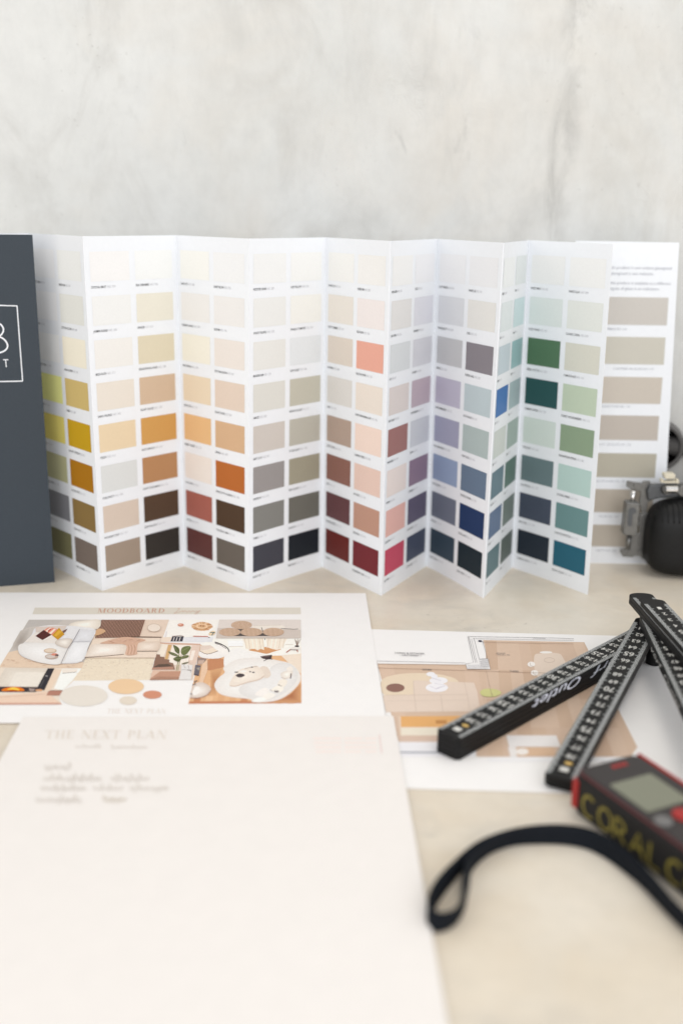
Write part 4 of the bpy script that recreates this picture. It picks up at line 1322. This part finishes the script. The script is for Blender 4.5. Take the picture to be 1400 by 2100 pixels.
# woven strap, standing on its edge
strap_m = mat('strap_webbing', (.008, .010, .014), .8, .12, linear=True, noise=.3, nscale=1500, bump=.4)
path_px = [(1520, 2002), (1400, 1901), (1300, 1799), (1200, 1736), (1080, 1727), (985, 1753), (925, 1812), (886, 1868), (878, 1898), (896, 1912), (926, 1900), (946, 1872), (957, 1826), (966, 1785), (1010, 1748), (1080, 1731.5), (1200, 1741), (1300, 1805), (1400, 1908), (1520, 2010)]
pp = [at(x, y, 0) for x, y in path_px]
pp = [Vector(q) for q in smooth_open([(p.x, p.y, p.z) for p in pp], 8)]
mb = MB()
T, HS = .0009, .0082
rings = []
for i, p in enumerate(pp):
    t = (pp[min(i + 1, len(pp) - 1)] - pp[max(i - 1, 0)])
    t.z = 0
    t.normalize()
    n = Vector((-t.y, t.x, 0))
    tilt = n * .0014 * math.sin(i * .21)
    z0 = .0004
    rings.append([p + n * T + Vector((0, 0, z0)), p + n * T + tilt + Vector((0, 0, z0 + HS)), p - n * T + tilt + Vector((0, 0, z0 + HS)), p - n * T + Vector((0, 0, z0))])
vs = [v for r_ in rings for v in r_]
fs = []
for i in range(len(rings) - 1):
    for k in range(4):
        fs.append((i * 4 + k, i * 4 + (k + 1) % 4, i * 4 + 4 + (k + 1) % 4, i * 4 + 4 + k))
fs += [(3, 2, 1, 0), tuple(len(vs) - 4 + k for k in range(4))]
mb.mesh(vs, fs, strap_m)
mb.build('wrist_strap', laser, bevel=.0003, segs=2)

# ------------------------------------------------------------------ black tool with a steel clamp, right of the cards
tool = empty('hand_tool')
tag(tool, 'black rounded tool with grey steel clamp in front of the closed card', 'tool')
steel = mat('grey_steel', (.17, .168, .16), .36, .5, metal=.6, linear=True, noise=.12, nscale=300)
steel_d = mat('dark_steel', (.10, .105, .11), .45, .5, metal=.6, linear=True, noise=.12, nscale=300)
chrome = mat('bright_steel', (.75, .74, .72), .2, .5, metal=1.0, linear=True)
rubber = mat('grip_rubber', (.008, .008, .008), .5, .25, linear=True, noise=.2, nscale=500, bump=.25)
brass = mat('cream_cap', (.66, .61, .48), .4, .4, linear=True)
YB = .828


def plate(mb, pts, Y, t, m):
    mb.prism([atY(x, y, Y) for x, y in pts], Vector((0, t, 0)), m)


cT = lambda x, y: (1240 + x / 6.175, 840 + y / 6.175)
# body: superellipsoid
mb = MB()
cx, cy, cz = .3015, .822, .0322
rx, ry, rz = .0570, .0200, .0308
nu, nv = 48, 28
sg = lambda v, e: math.copysign(abs(v) ** e, v)
vs, fs = [], []
for j in range(nv + 1):
    ph = -math.pi / 2 + math.pi * j / nv
    for i in range(nu):
        th = 2 * math.pi * i / nu
        e_ = .38 if ph < 0 else .62
        ce = sg(math.cos(ph), .38)
        cy_ = sg(math.cos(ph), e_ if ph < 0 else .95)
        vs.append((cx + rx * ce * sg(math.cos(th), .42), cy + ry * cy_ * sg(math.sin(th), .5), cz + rz * sg(math.sin(ph), e_)))
for j in range(nv):
    for i in range(nu):
        fs.append((j * nu + i, j * nu + (i + 1) % nu, (j + 1) * nu + (i + 1) % nu, (j + 1) * nu + i))
mb.mesh(vs, fs, rubber)
mb.build('grip_body', tool, smooth=True)
for k in range(5):
    xk = atY(1366 + k * 11, 1040, .80).x
    pts_ = []
    for j in range(9):
        ph = math.radians(66 - j * 6)
        ce = sg(math.cos(ph), .38)
        q = min(.999, abs((xk - cx) / (rx * ce))) ** (1 / .42)
        pts_.append(Vector((xk, cy - ry * sg(math.cos(ph), .95) * math.sqrt(1 - q * q) ** .5 - .0001, cz + rz * sg(math.sin(ph), .62))))
    mb = MB()
    mb.tube(pts_, .0006, rubber, 8)
    mb.build('grip_rib', tool, smooth=True)
# the rest of the tool, beyond the right edge of the picture
mb = MB()
mb.box(Vector((.350, .765, .0005)), Vector((.15, 0, 0)), Vector((0, .105, 0)), Vector((0, 0, .135)), rubber)
mb.build('housing', tool, bevel=.02, segs=5)
mb = MB()
# steel frame: top arm, web, foot
plate(mb, [cT(*p) for p in ((275, 915), (285, 905), (470, 935), (485, 908), (570, 905), (575, 940), (1300, 930), (1300, 1110), (620, 1120), (540, 1180), (520, 1300), (470, 1330), (430, 1180), (450, 1040), (335, 1010), (272, 975))], YB, .0022, steel)
plate(mb, [cT(*p) for p in ((430, 1330), (560, 1300), (560, 1880), (470, 1895), (455, 1870), (440, 1850), (365, 1855), (350, 1870), (225, 1865), (190, 1800), (195, 1770), (300, 1755), (340, 1600), (430, 1560))], YB, .0022, steel)
fr = mb.build('clamp_frame', tool, bevel=.0006, segs=2)
mb = MB()
for px, py in ((388, 962), (530, 970), (305, 1800), (440, 1805)):
    c0 = atY(*cT(px, py), YB)
    mb = MB()
    mb.tube([c0 + Vector((0, -.0010, 0)), c0 + Vector((0, .0004, 0))], .0017, steel, 16)
    mb.build('rivet', fr)
mb = MB()
plate(mb, [cT(*p) for p in ((560, 960), (760, 950), (940, 950), (1300, 950), (1300, 1100), (700, 1120), (545, 1160), (530, 1040))], YB - .004, .0038, steel_d)
mb.build('side_plate', tool, bevel=.0012, segs=2)
mb = MB()
plate(mb, [cT(*p) for p in ((270, 1185), (290, 1178), (430, 1190), (445, 1205), (405, 1590), (385, 1605), (240, 1590), (226, 1570))], YB - .011, .0100, steel)
slider = mb.build('slide_block', tool, bevel=.0008, segs=2)
mb = MB()
pts = [cT(345 + 55 * math.cos(t * math.pi / 12), 1290 + 48 * math.sin(t * math.pi / 12)) for t in range(12, 25)] + [cT(352, 1330), cT(340, 1460), cT(318, 1482), cT(290, 1475), cT(282, 1450), cT(290, 1320)]
plate(mb, pts, YB - .0113, .0002, steel_d)
mb.build('slot', slider)
mb = MB()
for x0, y0, x1, y1 in ((352, 1030, 345, 1190), (300, 1600, 288, 1760)):
    mb = MB()
    mb.tube([atY(*cT(x0, y0), YB - .0055), atY(*cT(x1, y1), YB - .0055)], .0020, chrome if y0 < 1200 else steel, 18)
    mb.build('guide_rod', tool, smooth=True)
mb = MB()
P = [atY(*cT(*q), YB - .011) for q in ((748, 840), (755, 815), (885, 815), (893, 840), (885, 880), (760, 880))]
mb.prism(P, Vector((0, .008, 0)), brass)
for q in (((705, 880), (740, 880), (745, 930), (705, 930)), ((895, 885), (935, 885), (942, 940), (900, 940)), ((740, 908), (900, 908), (900, 935), (740, 935))):
    mb.prism([atY(*cT(*p), YB - .009) for p in q], Vector((0, .005, 0)), brass)
mb.build('lock_cap', tool, bevel=.0007, segs=2)
mb = MB()
for px, py, r_ in ((780, 1010, .0046), (890, 1010, .0040), (985, 1020, .0058)):
    c0 = atY(*cT(px, py), YB - .006)
    mb = MB()
    mb.tube([c0, c0 + Vector((0, -.003, 0))], [r_, r_ * .8], steel, 20)
    mb.build('knob', tool, bevel=.0004)
mb = MB()
mb.tube([atY(*cT(760, 1010), YB - .010), atY(*cT(910, 1010), YB - .010)], .0030, chrome, 14)
mb.build('lever_pivot', tool, smooth=False, bevel=.0004)
# open round port behind the card, joined to the body outside the frame
mb = MB()
pc = atY(1349, 917, .868)
ax = Vector((-.28, -1, -.05)).normalized()
s1 = ax.cross(Vector((0, 0, 1))).normalized()
s2 = s1.cross(ax).normalized()
R1, R0 = .0205, .0168
ringv = []
SEG = 48
prof = ((R0, -.0115), (R0, -.0015), (R0 + .0008, .0), (R1 - .0012, .0006), (R1, -.001), (R1, -.012))
port_m = mat('port_grey', (.12, .115, .11), .5, .4, linear=True)
vs, fs = [], []
for r_, h_ in prof:
    for k in range(SEG):
        t = 2 * math.pi * k / SEG
        vs.append(pc + s1 * r_ * math.cos(t) + s2 * r_ * math.sin(t) + ax * h_)
for j in range(len(prof) - 1):
    for k in range(SEG):
        fs.append((j * SEG + k, j * SEG + (k + 1) % SEG, (j + 1) * SEG + (k + 1) % SEG, (j + 1) * SEG + k))
mb.mesh(vs, fs[SEG:], port_m)
inner = mat('port_painted_shade', (.003, .003, .003), .9, .0, linear=True)  # shade of the hollow put into the colour, as the port is shallow
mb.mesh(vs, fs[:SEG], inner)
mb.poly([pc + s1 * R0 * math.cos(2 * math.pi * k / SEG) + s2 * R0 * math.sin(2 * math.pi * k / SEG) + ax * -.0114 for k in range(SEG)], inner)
mb.build('round_port', tool, smooth=False)
mb = MB()
q0 = pc - ax * .009
mb.tube([q0, Vector((.315, .869, .092)), Vector((.342, .850, .070)), Vector((.335, .825, .045))], [.008, .008, .008, .008], port_m, 20)
mb.build('neck', tool, smooth=True)

bpy.data.objects.remove(_fo)
